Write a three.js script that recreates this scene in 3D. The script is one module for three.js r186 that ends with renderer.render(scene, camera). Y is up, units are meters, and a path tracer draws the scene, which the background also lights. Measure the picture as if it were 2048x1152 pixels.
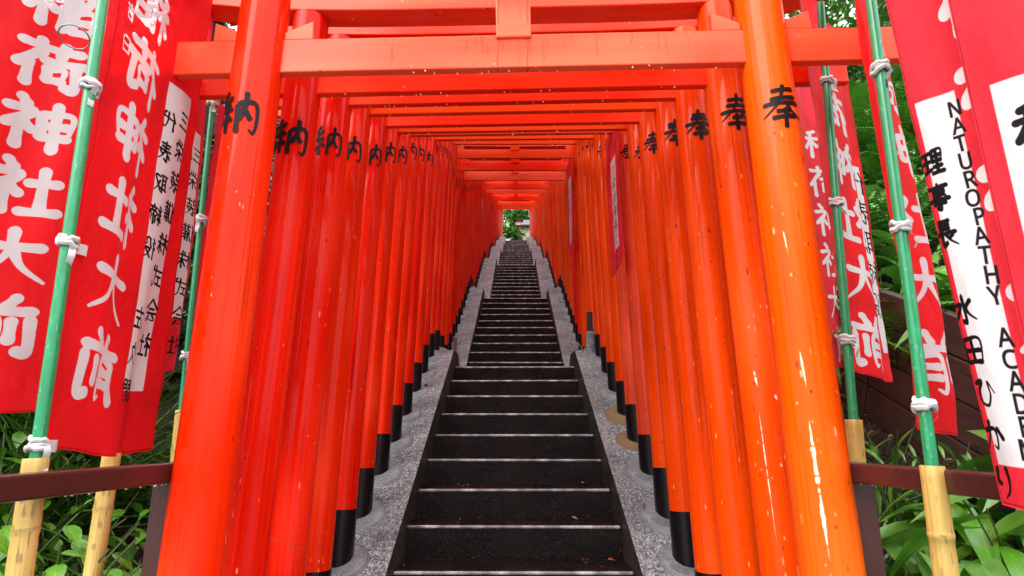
import * as THREE from 'three';
import { mergeGeometries } from 'three/addons/utils/BufferGeometryUtils.js';

// ---------- camera, sky, sun, exposure ----------
const EYE = 1.16;                                     // the ground at the foot of the stairs is y = 0
const scene = new THREE.Scene();
const camera = new THREE.PerspectiveCamera(52.61, 16 / 9, 0.05, 400);
camera.position.set(0, EYE, 0);
camera.rotation.order = 'YXZ';
camera.rotation.set(THREE.MathUtils.degToRad(13.7), THREE.MathUtils.degToRad(0.1), 0);
const renderer = new THREE.WebGLRenderer({ antialias: true });
renderer.setSize(1024, 576);
renderer.toneMapping = THREE.LinearToneMapping;
renderer.toneMappingExposure = 3.75;
renderer.shadowMap.enabled = true;
{
  const w = 128, h = 64, d = new Float32Array(w * h * 4);   // overcast sky, brighter towards the zenith
  for (let j = 0; j < h; j++) for (let i = 0; i < w; i++) {
    const el = Math.max(0, Math.sin(((j + 0.5) / h - 0.5) * Math.PI)), L = 0.46 + 0.74 * el, o = (j * w + i) * 4;
    d[o] = L * 0.97; d[o + 1] = L; d[o + 2] = L * 1.05; d[o + 3] = 1;
  }
  const sky = new THREE.DataTexture(d, w, h, THREE.RGBAFormat, THREE.FloatType);
  sky.mapping = THREE.EquirectangularReflectionMapping; sky.magFilter = THREE.LinearFilter; sky.needsUpdate = true;
  scene.background = sky; scene.environment = sky;
}
const sun = new THREE.DirectionalLight(new THREE.Color(1, 0.96, 0.9), 0.85);
sun.position.set(-6.2, 9.6, 6); sun.target.position.set(0, 1, -2);
sun.castShadow = true; sun.shadow.radius = 70; sun.shadow.mapSize.set(2048, 2048);
Object.assign(sun.shadow.camera, { left: -30, right: 30, top: 30, bottom: -30, near: 0.1, far: 120 });
scene.add(sun, sun.target);

// ---------- helpers ----------
function rng(seed) { let a = seed >>> 0; return () => { a = (a + 0x6d2b79f5) | 0; let t = Math.imul(a ^ (a >>> 15), 1 | a); t = (t + Math.imul(t ^ (t >>> 7), 61 | t)) ^ t; return ((t ^ (t >>> 14)) >>> 0) / 4294967296; }; }
const R0 = rng(7), rr = (a, b, r = R0) => a + (b - a) * r();
const clamp = THREE.MathUtils.clamp, lerp = THREE.MathUtils.lerp;
const sstep = (a, b, x) => { const t = clamp((x - a) / (b - a), 0, 1); return t * t * (3 - 2 * t); };
const used = new Map();
function numbered(n) { const k = used.get(n) ?? 0; used.set(n, k + 1); return k ? n + '_' + String(k).padStart(3, '0') : n; }
function shade(o) { o.traverse((c) => { if (c.isMesh) { c.castShadow = true; c.receiveShadow = true; } }); return o; }
function tag(o, label, category, group, kind) { o.userData = { ...o.userData, label, category }; if (group) o.userData.group = group; if (kind) o.userData.kind = kind; return o; }
function base(name, x, y, z) { const g = new THREE.Group(); g.name = numbered(name); g.position.set(x, y, z); scene.add(g); return g; }
function part(name, geo, m, parent) { const o = new THREE.Mesh(geo, m); o.name = name; o.castShadow = o.receiveShadow = true; parent.add(o); return o; }
function struct(o) { o.userData.kind = 'structure'; return o; }
function hash2(x, y, s) { let h = Math.imul(x, 374761393) ^ Math.imul(y, 668265263) ^ Math.imul(s, 2246822519); h = Math.imul(h ^ (h >>> 13), 1274126177); return ((h ^ (h >>> 16)) >>> 0) / 4294967296; }
function vnoise(x, y, px, py, s) {                      // value noise that tiles every px, py cells
  const xi = Math.floor(x), yi = Math.floor(y), fx = x - xi, fy = y - yi, u = fx * fx * (3 - 2 * fx), v = fy * fy * (3 - 2 * fy);
  const m = (a, n) => ((a % n) + n) % n, x0 = m(xi, px), x1 = m(xi + 1, px), y0 = m(yi, py), y1 = m(yi + 1, py);
  return lerp(lerp(hash2(x0, y0, s), hash2(x1, y0, s), u), lerp(hash2(x0, y1, s), hash2(x1, y1, s), u), v);
}
const toS = (l) => 255 * (l <= 0.0031308 ? 12.92 * l : 1.055 * Math.pow(l, 1 / 2.4) - 0.055);
const css = (c) => `rgb(${c.map((v) => Math.round(toS(clamp(v, 0, 1)))).join(',')})`;
function noiseCanvas(w, h, f) {                         // f(u, v, x, y) -> linear rgb
  const c = document.createElement('canvas'); c.width = w; c.height = h;
  const g = c.getContext('2d'), im = g.createImageData(w, h);
  for (let y = 0; y < h; y++) for (let x = 0; x < w; x++) {
    const q = f(x / w, y / h, x, y), o = (y * w + x) * 4;
    im.data[o] = toS(clamp(q[0], 0, 1)); im.data[o + 1] = toS(clamp(q[1], 0, 1)); im.data[o + 2] = toS(clamp(q[2], 0, 1)); im.data[o + 3] = 255;
  }
  g.putImageData(im, 0, 0);
  return c;
}
function grayTex(w, h, f, rx = 1, ry = 1) {              // plain data, not colour
  const d = new Uint8Array(w * h * 4);
  for (let y = 0; y < h; y++) for (let x = 0; x < w; x++) { const v = clamp(f(x / w, y / h, x, y), 0, 1) * 255, o = (y * w + x) * 4; d[o] = d[o + 1] = d[o + 2] = v; d[o + 3] = 255; }
  const t = new THREE.DataTexture(d, w, h); t.wrapS = t.wrapT = THREE.RepeatWrapping; t.magFilter = THREE.LinearFilter; t.repeat.set(rx, ry); t.needsUpdate = true; return t;
}
function colTex(canvas, rx = 1, ry = 1) { const t = new THREE.CanvasTexture(canvas); t.colorSpace = THREE.SRGBColorSpace; t.wrapS = t.wrapT = THREE.RepeatWrapping; t.repeat.set(rx, ry); return t; }
const rep = (t, rx, ry) => { const c = t.clone(); c.repeat.set(rx, ry); return c; };
const std = (o) => new THREE.MeshStandardMaterial(o), phy = (o) => new THREE.MeshPhysicalMaterial(o);
const lin = (r, g, b) => new THREE.Color().setRGB(r, g, b);

// ---------- brush characters: strokes on a 100 x 100 grid, y down ----------
const G = {
  奉: '26,20 76,15/22,34 80,29/8,49 92,43/50,4 47,28 36,48 8,74/57,46 70,60 95,71/34,63 66,60/24,78 78,74/51,54 50,98',
  納: '24,4 9,22 22,27/36,17 8,45 34,42/30,36 38,48/22,46 22,92/13,58 5,75/31,58 38,70/50,32 50,94/50,33 88,29 87,92 76,85/68,6 67,38 52,70/68,47 80,65',
  稲: '38,7 14,17/5,34 45,30/25,15 25,95/24,37 5,66/27,40 42,56/88,5 52,15/54,22 58,35/69,20 71,32/90,17 80,33/54,44 54,93/68,46 67,91/68,46 93,44 92,91/68,67 91,66/68,89 92,88',
  荷: '7,17 93,14/34,4 37,28/66,3 62,28/33,30 7,64/22,50 22,97/40,41 97,38/47,55 48,79/47,55 69,53 67,78/48,77 67,76/84,40 84,93 72,86',
  神: '24,3 32,14/7,27 41,24 7,64/26,48 26,97/30,46 43,60/53,27 55,71/53,27 92,23 90,69/55,47 90,45/55,69 90,67/72,3 72,98',
  社: '24,3 32,14/7,27 41,24 7,64/26,48 26,97/30,46 43,60/53,38 93,35/72,10 72,88/46,91 98,88',
  大: '9,37 91,33/50,4 48,38 37,64 7,95/51,40 65,68 95,93',
  前: '32,3 39,18/69,2 58,19/5,27 95,24/18,39 18,68 9,96/18,39 48,37 47,92 39,88/19,55 46,54/19,71 46,70/67,40 67,75/89,33 89,95 78,89',
  日: '24,8 25,92/25,10 76,9 75,92/26,49 74,48/26,88 75,88', 吉: '14,22 86,19/50,4 50,43/24,44 76,42/29,60 32,94/30,60 71,58 68,93/32,90 68,89',
  三: '16,20 84,17/24,50 76,47/8,84 92,81', 栄: '27,5 34,20/50,3 51,18/75,4 66,20/13,26 11,42/13,27 89,25 82,38/13,55 87,52/50,40 50,97/48,57 13,87/52,57 89,85',
  装: '15,8 26,18/30,5 30,42/9,40 30,32/44,20 92,18/68,6 68,40/50,41 88,40/50,46 50,54/9,57 92,54/46,57 13,83/34,74 34,96 52,86/80,62 66,72/54,61 67,79 95,96',
  備: '26,5 5,46/17,34 17,97/36,18 97,16/52,6 54,28/78,5 76,28/44,36 95,34/46,36 42,66 31,93/54,48 54,95/54,48 90,47 90,93/54,62 90,61/54,77 90,76/72,48 72,93',
  株: '5,32 46,30/26,5 26,97/25,35 4,70/28,39 44,56/62,12 54,32/58,28 92,26/50,51 98,48/74,5 74,97/72,53 49,85/76,53 97,83',
  式: '7,28 93,25/60,5 64,50 78,86 92,92 95,74/78,7 88,18/14,52 52,50/33,52 33,84/9,88 58,80', 会: '50,3 7,45/50,5 95,45/30,46 70,45/13,64 87,62/44,64 22,90 78,86/68,74 85,95',
  理: '7,18 43,16/9,48 41,46/25,18 25,80/4,85 45,76/52,12 53,52/52,12 93,10 91,51/54,31 90,30/54,50 90,49/72,12 72,90/54,70 91,69/45,92 98,90',
  事: '7,16 93,14/28,26 30,41/28,26 72,25 70,40/30,39 70,38/24,51 77,49 76,75/5,62 95,60/24,75 76,74/50,3 50,95 38,88',
  長: '28,7 28,50/28,10 73,9/28,24 69,23/28,37 69,36/5,52 95,50/32,52 32,93 50,82/79,58 62,70/50,54 65,75 95,95', 水: '50,4 50,93 39,87/11,36 37,34 9,79/83,23 58,44/54,40 71,67 96,85',
  田: '13,18 15,89/13,18 87,16 85,89/50,18 50,86/15,52 85,51/15,87 85,86', ひ: '14,24 42,18 24,50 30,82 56,89 73,60 70,20 92,52', か: '12,35 60,30 67,50 58,86 45,78/40,7 32,50 11,89/74,28 93,57', り: '30,12 25,52 35,57/70,9 75,45 67,75 45,96',
  代: '30,5 7,50/20,34 20,97/33,42 95,34/58,7 64,60 84,90 95,76/76,9 87,22', 表: '17,16 83,14/24,30 77,29/7,46 93,44/50,3 50,44/46,46 9,79/32,66 32,95 53,84/83,54 66,66/52,48 67,73 95,95',
  取: '5,12 50,10/15,12 15,76/40,11 40,96/15,32 40,31/15,53 40,52/4,80 50,70/56,20 90,18 50,92/58,38 74,68 97,92', 締: '24,4 9,22 22,27/36,17 8,45 34,42/22,46 22,92/13,58 5,75/31,58 38,70/70,3 70,14/48,18 95,16/58,22 62,34/84,21 78,34/46,52 46,38 96,36 92,50/56,56 56,86/56,57 86,56 86,82/71,40 71,97',
  役: '28,5 9,24/30,24 7,52/20,44 20,97/56,8 52,34 42,46/57,8 82,7 83,36 95,34/46,54 86,52 42,96/54,60 70,80 96,96', 左: '7,28 93,25/45,4 36,48 7,92/36,54 84,52/60,54 60,90/26,92 95,90', 久: '40,4 30,30 10,52/37,24 66,22 46,62 8,95/48,54 66,78 95,95', 間: '10,8 10,97/10,8 42,8 42,40/11,24 41,24/11,39 42,39/58,8 58,40/58,8 92,7 91,95 82,90/59,24 91,24/59,39 91,39/36,52 36,86/36,52 66,52 66,86/36,68 66,68/36,85 66,85',
};
function strokes(ch) {
  return (G[ch] ?? '').split('/').filter(Boolean).map((s) => s.trim().split(' ').map((p) => p.split(',').map(Number)));
}
function curveOf(pts) {
  const v = pts.map(([x, y]) => new THREE.Vector3(x, y, 0));
  return v.length === 2 ? new THREE.LineCurve3(v[0], v[1]) : new THREE.CatmullRomCurve3(v, false, 'centripetal', 0.3);
}
function brush(t, slant) {                              // width along a stroke: pressed start, thin middle, firm or tapering end
  const endCap = Math.sqrt(clamp((1 - t) / 0.08, 0, 1)), startCap = Math.sqrt(clamp((t + 0.02) / 0.07, 0, 1));
  return startCap * (0.86 + 0.24 * Math.pow(2 * Math.abs(t - 0.45), 2)) * (slant ? Math.max(0.25, 1.05 - 0.75 * t) : 1) * endCap;
}
function drawGlyph(g, ch, cx, cy, sx, sy, w, color) {     // stamps a brush along the strokes
  g.fillStyle = color;
  for (const pts of strokes(ch)) {
    const c = curveOf(pts), L = c.getLength(), n = Math.max(8, Math.ceil(L * sx / 100 / 0.7)), e = pts[pts.length - 1], s = pts[0];
    const slant = pts.length > 2 && Math.abs(e[0] - s[0]) > 18 && Math.abs(e[1] - s[1]) > 18;
    for (let i = 0; i <= n; i++) {
      const t = i / n, p = c.getPoint(t), r = w / 2 * Math.max(0.3, brush(t, slant));
      g.beginPath(); g.arc(cx + (p.x - 50) / 100 * sx, cy + (p.y - 50) / 100 * sy, r, 0, 7); g.fill();
    }
  }
}
function glyphOnCylinder(ch, w, h, y0, radius, seg, variant = 0) {     // ribbons bent round a cylinder about y, facing +z
  const pos = [], idx = []; let lift = 0.0006;
  const jr = rng(500 + variant * 7), sk = (jr() - 0.5) * 0.12, fat = 0.96 + 0.24 * jr();   // each character is written a little differently
  for (const raw of strokes(ch)) {
    const ox = (jr() - 0.5) * 4, oy = (jr() - 0.5) * 4, pts = raw.map(([x, y]) => [x + ox + sk * (50 - y) + (jr() - 0.5) * 3, y + oy + (jr() - 0.5) * 3]);
    const c = curveOf(pts), e = pts[pts.length - 1], s = pts[0], n = seg;
    const slant = pts.length > 2 && Math.abs(e[0] - s[0]) > 18 && Math.abs(e[1] - s[1]) > 18;
    const start = pos.length / 3;
    for (let i = 0; i <= n; i++) {
      const t = i / n, p = c.getPoint(t), d = c.getTangent(t), hw = 5.3 * fat * Math.max(0.12, brush(t, slant));
      for (const q of [-1, 0, 1]) {
        const gx = p.x - d.y * hw * q, gy = p.y + d.x * hw * q, a = (gx - 50) / 100 * w / radius, r = radius + lift;
        pos.push(Math.sin(a) * r, y0 + (50 - gy) / 100 * h, Math.cos(a) * r);
      }
      if (i < n) for (const k of [0, 1]) { const a = start + i * 3 + k; idx.push(a, a + 3, a + 1, a + 1, a + 3, a + 4); }
    }
    lift += 0.00012;
  }
  const g = new THREE.BufferGeometry(); g.setAttribute('position', new THREE.Float32BufferAttribute(pos, 3)); g.setIndex(idx); g.computeVertexNormals(); return g;
}

// ---------- lacquer, concrete, soil ----------
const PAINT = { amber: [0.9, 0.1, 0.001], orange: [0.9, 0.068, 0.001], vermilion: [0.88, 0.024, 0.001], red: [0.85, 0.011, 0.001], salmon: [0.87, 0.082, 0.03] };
function pillarCanvas(paint, seed, chips = [], spots = 40) {   // 0.47 m round the pillar, 2.6 m up
  const c = PAINT[paint], W = 256, H = 1024, r = rng(seed);
  const cv = noiseCanvas(W, H, (u, v) => {
    const grain = vnoise(u * 48, v * 6, 48, 6, seed), broad = vnoise(u * 4, v * 7, 4, 7, seed + 1), fine = vnoise(u * 128, v * 160, 128, 160, seed + 2);
    const crack = Math.pow(vnoise(u * 70, v * 5, 70, 5, seed + 4), 9), k = 0.84 + 0.2 * (grain - 0.4) + 0.22 * (broad - 0.5) + 0.08 * (fine - 0.5) - 0.5 * crack - 0.25 * Math.max(0, v - 0.82) * grain * 4 * (broad > 0.4 ? 1 : 0.4), fade = Math.max(0, broad - 0.5) * 0.2 + 0.1 * Math.max(0, vnoise(u * 20, v * 30, 20, 30, seed + 6) - 0.75);
    return [c[0] * Math.min(1.05, k + 0.06), (c[1] + fade * 0.25) * k, (c[2] + fade * 0.1) * k];
  });
  const g = cv.getContext('2d');
  for (let i = 0; i < spots; i++) {                      // small nicks in the paint, bare wood or dirt
    const x = r() * W, y = H * (0.2 + 0.8 * r()), s = 0.5 + r() * 1.5;
    g.fillStyle = r() < 0.55 ? `rgba(235,170,130,${0.4 + 0.5 * r()})` : `rgba(90,30,15,${0.4 + 0.5 * r()})`;
    g.beginPath(); g.ellipse(x, y, s, s * (1 + 3 * r() * r()), 0, 0, 7); g.fill();
  }
  for (let i = 0; i < 12; i++) {                         // runs of thicker paint
    const x = r() * W, y = r() * H * 0.8, L = 40 + r() * 260;
    g.strokeStyle = `rgba(${r() < 0.5 ? '255,120,60' : '150,10,0'},0.16)`; g.lineWidth = 0.8 + r() * 1.6; g.beginPath(); g.moveTo(x, y); g.bezierCurveTo(x + rr(-3, 3, r), y + L / 3, x + rr(-3, 3, r), y + L * 2 / 3, x + rr(-4, 4, r), y + L); g.stroke();
  }
  for (const [u, v0, v1, w] of chips) {                  // long flaked strips: u round the pillar, v from the top
    for (let y = v0 * H; y < v1 * H; y++) {
      const t = (y / H - v0) / (v1 - v0), n = vnoise(3.3, y * 0.11, 64, 4096, seed + 9), m = vnoise(8.3, y * 0.35, 64, 4096, seed + 5), ww = w * Math.sin(Math.PI * Math.pow(t, 0.7)) * (0.25 + 1.1 * n) * (m > 0.24 ? 1 : 0.1);
      g.fillStyle = m > 0.5 ? 'rgb(250,238,226)' : 'rgb(240,214,198)'; g.fillRect(u * W - ww * (0.4 + 0.3 * m) + 3 * t, y, ww, 1.5);
    }
  }
  return cv;
}
const pillarBump = grayTex(256, 1024, (u, v) => 0.5 + 0.3 * (vnoise(u * 40, v * 10, 40, 10, 3) - 0.5) + 0.5 * (vnoise(u * 7, v * 26, 7, 26, 4) - 0.5) + 0.5 * Math.pow(vnoise(u * 60, v * 220, 60, 220, 5), 6));
const pillarRough = grayTex(256, 1024, (u, v) => 0.2 + 0.26 * vnoise(u * 12, v * 5, 12, 5, 6) + 0.12 * vnoise(u * 50, v * 90, 50, 90, 8) - 0.1 * Math.pow(vnoise(u * 24, v * 3, 24, 3, 9), 3));
const coatRough = grayTex(256, 512, (u, v) => 0.3 + 1.1 * Math.pow(vnoise(u * 18, v * 24, 18, 24, 21), 2) + 0.5 * vnoise(u * 60, v * 14, 60, 14, 22) - 0.2);
const pillarMats = {};
function pillarMat(paint, variant, chips) {
  const key = paint + variant;
  return pillarMats[key] ??= phy({ map: colTex(pillarCanvas(paint, 100 + variant * 17 + paint.length, chips, chips ? 170 : 85)), bumpMap: pillarBump, bumpScale: 0.0011, roughnessMap: pillarRough, roughness: 1, specularIntensity: 0.1, clearcoat: 0.22, clearcoatRoughness: 0.16, clearcoatRoughnessMap: coatRough });
}
function beamCanvas(paint, seed, special) {              // 2.8 m long, 0.35 m high
  const c = PAINT[paint], W = 1024, H = 128, r = rng(seed);
  const cv = noiseCanvas(W, H, (u, v) => {
    const grain = vnoise(u * 9, v * 40, 9, 40, seed), broad = vnoise(u * 8, v * 3, 8, 3, seed + 1), fine = vnoise(u * 300, v * 90, 300, 90, seed + 2);
    const k = 0.84 + 0.14 * grain + 0.22 * (broad - 0.5) + 0.08 * (fine - 0.5), fade = Math.max(0, broad - 0.45) * 0.25;
    return [c[0] * Math.min(1.06, k + 0.08), (c[1] + fade * 0.3) * k, (c[2] + fade * 0.16) * k];
  });
  const g = cv.getContext('2d');
  for (let i = 0; i < 60; i++) { g.fillStyle = r() < 0.5 ? `rgba(60,20,10,${0.3 + 0.5 * r()})` : `rgba(255,190,160,${0.3 + 0.4 * r()})`; g.beginPath(); g.ellipse(r() * W, r() * H, 0.6 + r() * 1.4, 0.5 + r(), 0, 0, 7); g.fill(); }
  for (let i = 0; i < (special ? 26 : 10); i++) {         // checks along the grain
    const x = r() * W, y = r() * H, L = 10 + r() * 60; g.strokeStyle = `rgba(130,25,8,${0.12 + 0.3 * r()})`; g.lineWidth = 0.4 + 0.5 * r(); g.beginPath(); g.moveTo(x, y); g.quadraticCurveTo(x + L / 2, y + rr(-1, 1, r), x + L, y + rr(-2, 2, r)); g.stroke();
  }
  if (special) {
    for (let i = 0; i < 40; i++) {                       // dribbles of older, redder paint
      const x = 330 + r() * 400, y = 30 + r() * 30, L = 6 + r() * 26; g.strokeStyle = `rgba(190,45,15,${0.15 + 0.25 * r()})`; g.lineWidth = 0.8 + 2.4 * r(); g.beginPath(); g.moveTo(x, y); g.lineTo(x + rr(-2, 2, r), y + L); g.stroke();
    }
    g.strokeStyle = 'rgba(150,40,20,0.85)'; g.lineWidth = 1.2;
    for (const dx of [-17, 17]) { g.beginPath(); g.moveTo(512 + dx, 42); g.bezierCurveTo(512 + dx + 4, 58, 512 + dx - 4, 74, 512 + dx, 90); g.stroke(); }
  }
  return cv;
}
const beamBump = grayTex(1024, 128, (u, v) => 0.5 + 0.4 * (vnoise(u * 14, v * 44, 14, 44, 13) - 0.5) + 0.4 * (vnoise(u * 90, v * 20, 90, 20, 14) - 0.5), 1 / 2.8, 1 / 0.35);
const beamRough = grayTex(512, 64, (u, v) => 0.24 + 0.3 * vnoise(u * 16, v * 5, 16, 5, 16) + 0.12 * vnoise(u * 120, v * 30, 120, 30, 18), 1 / 2.8, 1 / 0.35);
const beamMats = {};
function beamMat(paint, variant, special) {
  return beamMats[paint + variant] ??= phy({ map: Object.assign(colTex(beamCanvas(paint, 300 + variant * 13 + paint.length, special), 1 / 2.8, 1 / 0.35), { offset: new THREE.Vector2(0.5, 0.5) }), bumpMap: beamBump, bumpScale: 0.001, roughnessMap: beamRough, roughness: 1, specularIntensity: 0.12, clearcoat: 0.25, clearcoatRoughness: 0.15 });
}
const M = {
  ink: phy({ color: lin(0.006, 0.005, 0.006), roughness: 0.5, specularIntensity: 0.3 }),
  sleeve: phy({ color: lin(0.006, 0.005, 0.006), roughness: 0.34, specularIntensity: 0.5, bumpMap: rep(pillarBump, 1, 0.2), bumpScale: 0.0006 }),
  drop: phy({ color: 0xffffff, transmission: 0.45, thickness: 0.004, ior: 1.33, roughness: 0.02 }),  // white colour stands in for the sky sparkle of clear drops
  woodEnd: std({ color: lin(0.45, 0.25, 0.12), roughness: 0.8 }),
  rail: phy({ color: lin(0.05, 0.012, 0.01), roughness: 0.33, clearcoat: 0.3, clearcoatRoughness: 0.2, bumpMap: grayTex(128, 128, (u, v) => vnoise(u * 24, v * 24, 24, 24, 31) * 0.6 + 0.4 * vnoise(u * 60, v * 60, 60, 60, 32), 3, 3), bumpScale: 0.001 }),
  white: std({ color: lin(0.52, 0.5, 0.49), roughness: 0.8, side: THREE.DoubleSide }),
  wire: std({ color: lin(0.25, 0.25, 0.26), roughness: 0.4, metalness: 0.8 }),
  green: phy({ map: colTex(noiseCanvas(64, 512, (u, v) => { const a = vnoise(u * 10, v * 60, 10, 60, 161), b = vnoise(u * 30, v * 8, 30, 8, 162), d = vnoise(u * 24, v * 200, 24, 200, 163), k = 0.85 + 0.3 * (a - 0.5) + 0.2 * (b - 0.5); return d > 0.88 ? [0.15, 0.3, 0.2] : [0.006 * k, 0.27 * k, 0.095 * k]; })), roughness: 0.35, clearcoat: 0.3, clearcoatRoughness: 0.15 }),
  bolt: std({ color: lin(0.06, 0.045, 0.04), roughness: 0.4, metalness: 0.6 }),
};
const aggCanvas = (dark, seed) => noiseCanvas(512, 512, (u, v) => {
  const cell = vnoise(u * 90, v * 90, 90, 90, seed), c2 = vnoise(u * 150, v * 150, 150, 150, seed + 1), b = vnoise(u * 5, v * 5, 5, 5, seed + 2), f = vnoise(u * 256, v * 256, 256, 256, seed + 3);
  let k = 0.12 + 0.1 * (b - 0.5) + 0.07 * (f - 0.5) + (cell > 0.64 ? 0.16 * (cell - 0.45) * 2 : 0) + (c2 > 0.72 ? 0.09 : 0) - (cell < 0.33 ? 0.04 : 0); k *= dark;
  const w = 0.02 * (c2 - 0.5); return [k * (0.93 + w), k, k * (1.04 - w)];
});
const aggBump = grayTex(512, 512, (u, v) => 0.6 * vnoise(u * 90, v * 90, 90, 90, 41) + 0.4 * vnoise(u * 150, v * 150, 150, 150, 42));
const aggRough = grayTex(256, 256, (u, v) => 0.22 + 0.4 * vnoise(u * 6, v * 6, 6, 6, 45) + 0.2 * vnoise(u * 60, v * 60, 60, 60, 46));
const kerbCanvas = noiseCanvas(1024, 1024, (u, v) => {
  const cell = vnoise(u * 190, v * 190, 190, 190, 141), c2 = vnoise(u * 320, v * 320, 320, 320, 142), b = vnoise(u * 7, v * 7, 7, 7, 143), w = vnoise(u * 3, v * 4, 3, 4, 144), f = vnoise(u * 512, v * 512, 512, 512, 145);
  let k = 0.15 + 0.08 * (b - 0.5) + 0.05 * (f - 0.5) + (cell > 0.6 ? 0.24 * (cell - 0.4) * 2 : 0) + (c2 > 0.72 ? 0.13 : 0) - (cell < 0.34 ? 0.075 : 0); k *= w < 0.42 ? 0.72 : 1;
  const moss = Math.max(0, b - 0.62) * 0.5; return [k * (0.94 + moss * 0.3), k * (1 + moss * 0.2), k * (1.03 - moss)];
});
M.kerbTop = std({ map: colTex(kerbCanvas, 0.8, 0.8), bumpMap: rep(aggBump, 1.8, 1.8), bumpScale: 0.0014, roughnessMap: aggRough, roughness: 1 });
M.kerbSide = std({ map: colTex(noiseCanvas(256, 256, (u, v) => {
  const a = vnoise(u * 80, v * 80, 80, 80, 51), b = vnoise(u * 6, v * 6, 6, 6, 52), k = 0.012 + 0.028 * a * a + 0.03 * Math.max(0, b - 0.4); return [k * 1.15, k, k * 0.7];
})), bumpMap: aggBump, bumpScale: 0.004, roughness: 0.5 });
M.step = phy({ specularIntensity: 0.3, map: colTex(noiseCanvas(512, 512, (u, v) => {
  const a = vnoise(u * 140, v * 140, 140, 140, 55), b = vnoise(u * 7, v * 5, 7, 5, 56), s = vnoise(u * 60, v * 4, 60, 4, 57), k = 0.002 + 0.01 * a * a * a + 0.012 * Math.max(0, b - 0.3) + 0.003 * s + (a > 0.82 ? 0.02 : 0); return [k * 0.85, k * 0.52, k * 0.45];
})), bumpMap: rep(aggBump, 2.7, 2.7), bumpScale: 0.0022, roughnessMap: aggRough, roughness: 0.62 });
M.nosing = phy({ map: colTex(noiseCanvas(16, 512, (u, v) => { const a = vnoise(0.5, v * 40, 1, 40, 151), b = vnoise(0.5, v * 160, 1, 160, 152), k = 0.12 + 0.42 * Math.pow(a, 1.4) * (0.6 + 0.6 * b); return [k, k, k * 1.02]; })), roughness: 0.12, bumpMap: aggBump, bumpScale: 0.001, clearcoat: 1, clearcoatRoughness: 0.05 });  // pale streaks painted in for sky glints on wet step edges
M.mortar = [std({ map: colTex(aggCanvas(1.2, 61)), roughness: 0.35, bumpMap: aggBump, bumpScale: 0.001 }), std({ color: lin(0.2, 0.13, 0.055), roughness: 0.5, bumpMap: aggBump, bumpScale: 0.002 })];
M.soil = std({ map: colTex(noiseCanvas(512, 512, (u, v) => {
  const a = vnoise(u * 120, v * 120, 120, 120, 65), b = vnoise(u * 20, v * 20, 20, 20, 66), k = 0.014 + 0.03 * a * b + (a > 0.8 ? 0.03 : 0); return [k * 1.2, k * 0.95, k * 0.62];
}), 0.7, 0.7), bumpMap: rep(aggBump, 0.7, 0.7), bumpScale: 0.02, roughness: 0.75 });

// ---------- the lie of the land (z here is metres in front of the camera, h metres above the eye) ----------
const cx = (z) => Math.max(0, (z - 3) * 0.0065);          // the stairs drift a little to the right
const FLIGHTS = [                                        // first nosing z, tread, first nosing h, riser, steps, half width
  [2.44, 0.339, -1.002, 0.1615, 11, 0.5985], [6.87, 0.342, 0.776, 0.163, 10, 0.5625], [10.75, 0.335, 2.406, 0.163, 11, 0.485],
  [15.0, 0.34, 4.194, 0.158, 10, 0.478], [19.1, 0.34, 5.774, 0.158, 10, 0.478], [23.2, 0.34, 7.354, 0.157, 9, 0.478]];
const TOP = 7.354 + 8 * 0.157;
const KERB = [];                                         // profile points of the kerb top
FLIGHTS.forEach(([z0, t, h0, r, n], i) => {
  const zE = z0 + t * (n - 1), hE = h0 + r * (n - 1), up = 0.185, land = h0 - r;
  KERB.push([i ? z0 - 0.2 : 1.35, i ? land + 0.09 : -1.12], [z0 - 0.05, land + up + (i ? -0.02 : 0.04)], [zE - 0.08, hE + up - 0.03], [zE + 0.4, hE + up - 0.01]);
});
KERB.push([27.2, TOP + 0.1], [40, TOP + 0.1]);
function kerbH(z) {
  if (z <= KERB[0][0]) return KERB[0][1];
  for (let i = 1; i < KERB.length; i++) if (z <= KERB[i][0]) { const [a, b] = [KERB[i - 1], KERB[i]]; return lerp(a[1], b[1], (z - a[0]) / (b[0] - a[0])); }
  return KERB[KERB.length - 1][1];
}
function smoothH(z) { let s = 0; for (let k = -3; k <= 3; k++) s += kerbH(z + k * 0.15); return s / 7; }
function terrain(x, z) {
  const X = x - cx(z), f = sstep(0.4, 1.25, z) * (1 - 0.75 * sstep(28, 33, z)), nz = (vnoise(x * 1.3 + 50, z * 1.3 + 50, 4096, 4096, 71) - 0.5) * 0.14 + (vnoise(x * 4 + 50, z * 4 + 50, 4096, 4096, 72) - 0.5) * 0.05;
  let b = z < 1.3 ? -EYE : lerp(-EYE, smoothH(z) - 0.06, sstep(1.2, 1.9, z));
  b += 1.95 * sstep(30.7, 32.2, z) + 2.5 * sstep(33, 42, z);
  if (Math.abs(X) < 0.98 && z < 30.6) return b - (z > 1.3 ? 0.45 : 0.004);
  let s;
  if (X > 0) { s = 1.22 * (Math.min(X, 1.68) - 0.98); if (X > 1.69) s += 0.22 + 0.75 * (Math.min(X, 10) - 1.69); }
  else s = 0.72 * (Math.min(-X, 9) - 0.98);
  return b + (s + nz) * f;
}
const V = (x, h, z) => new THREE.Vector3(x, h + EYE, -z);
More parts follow.
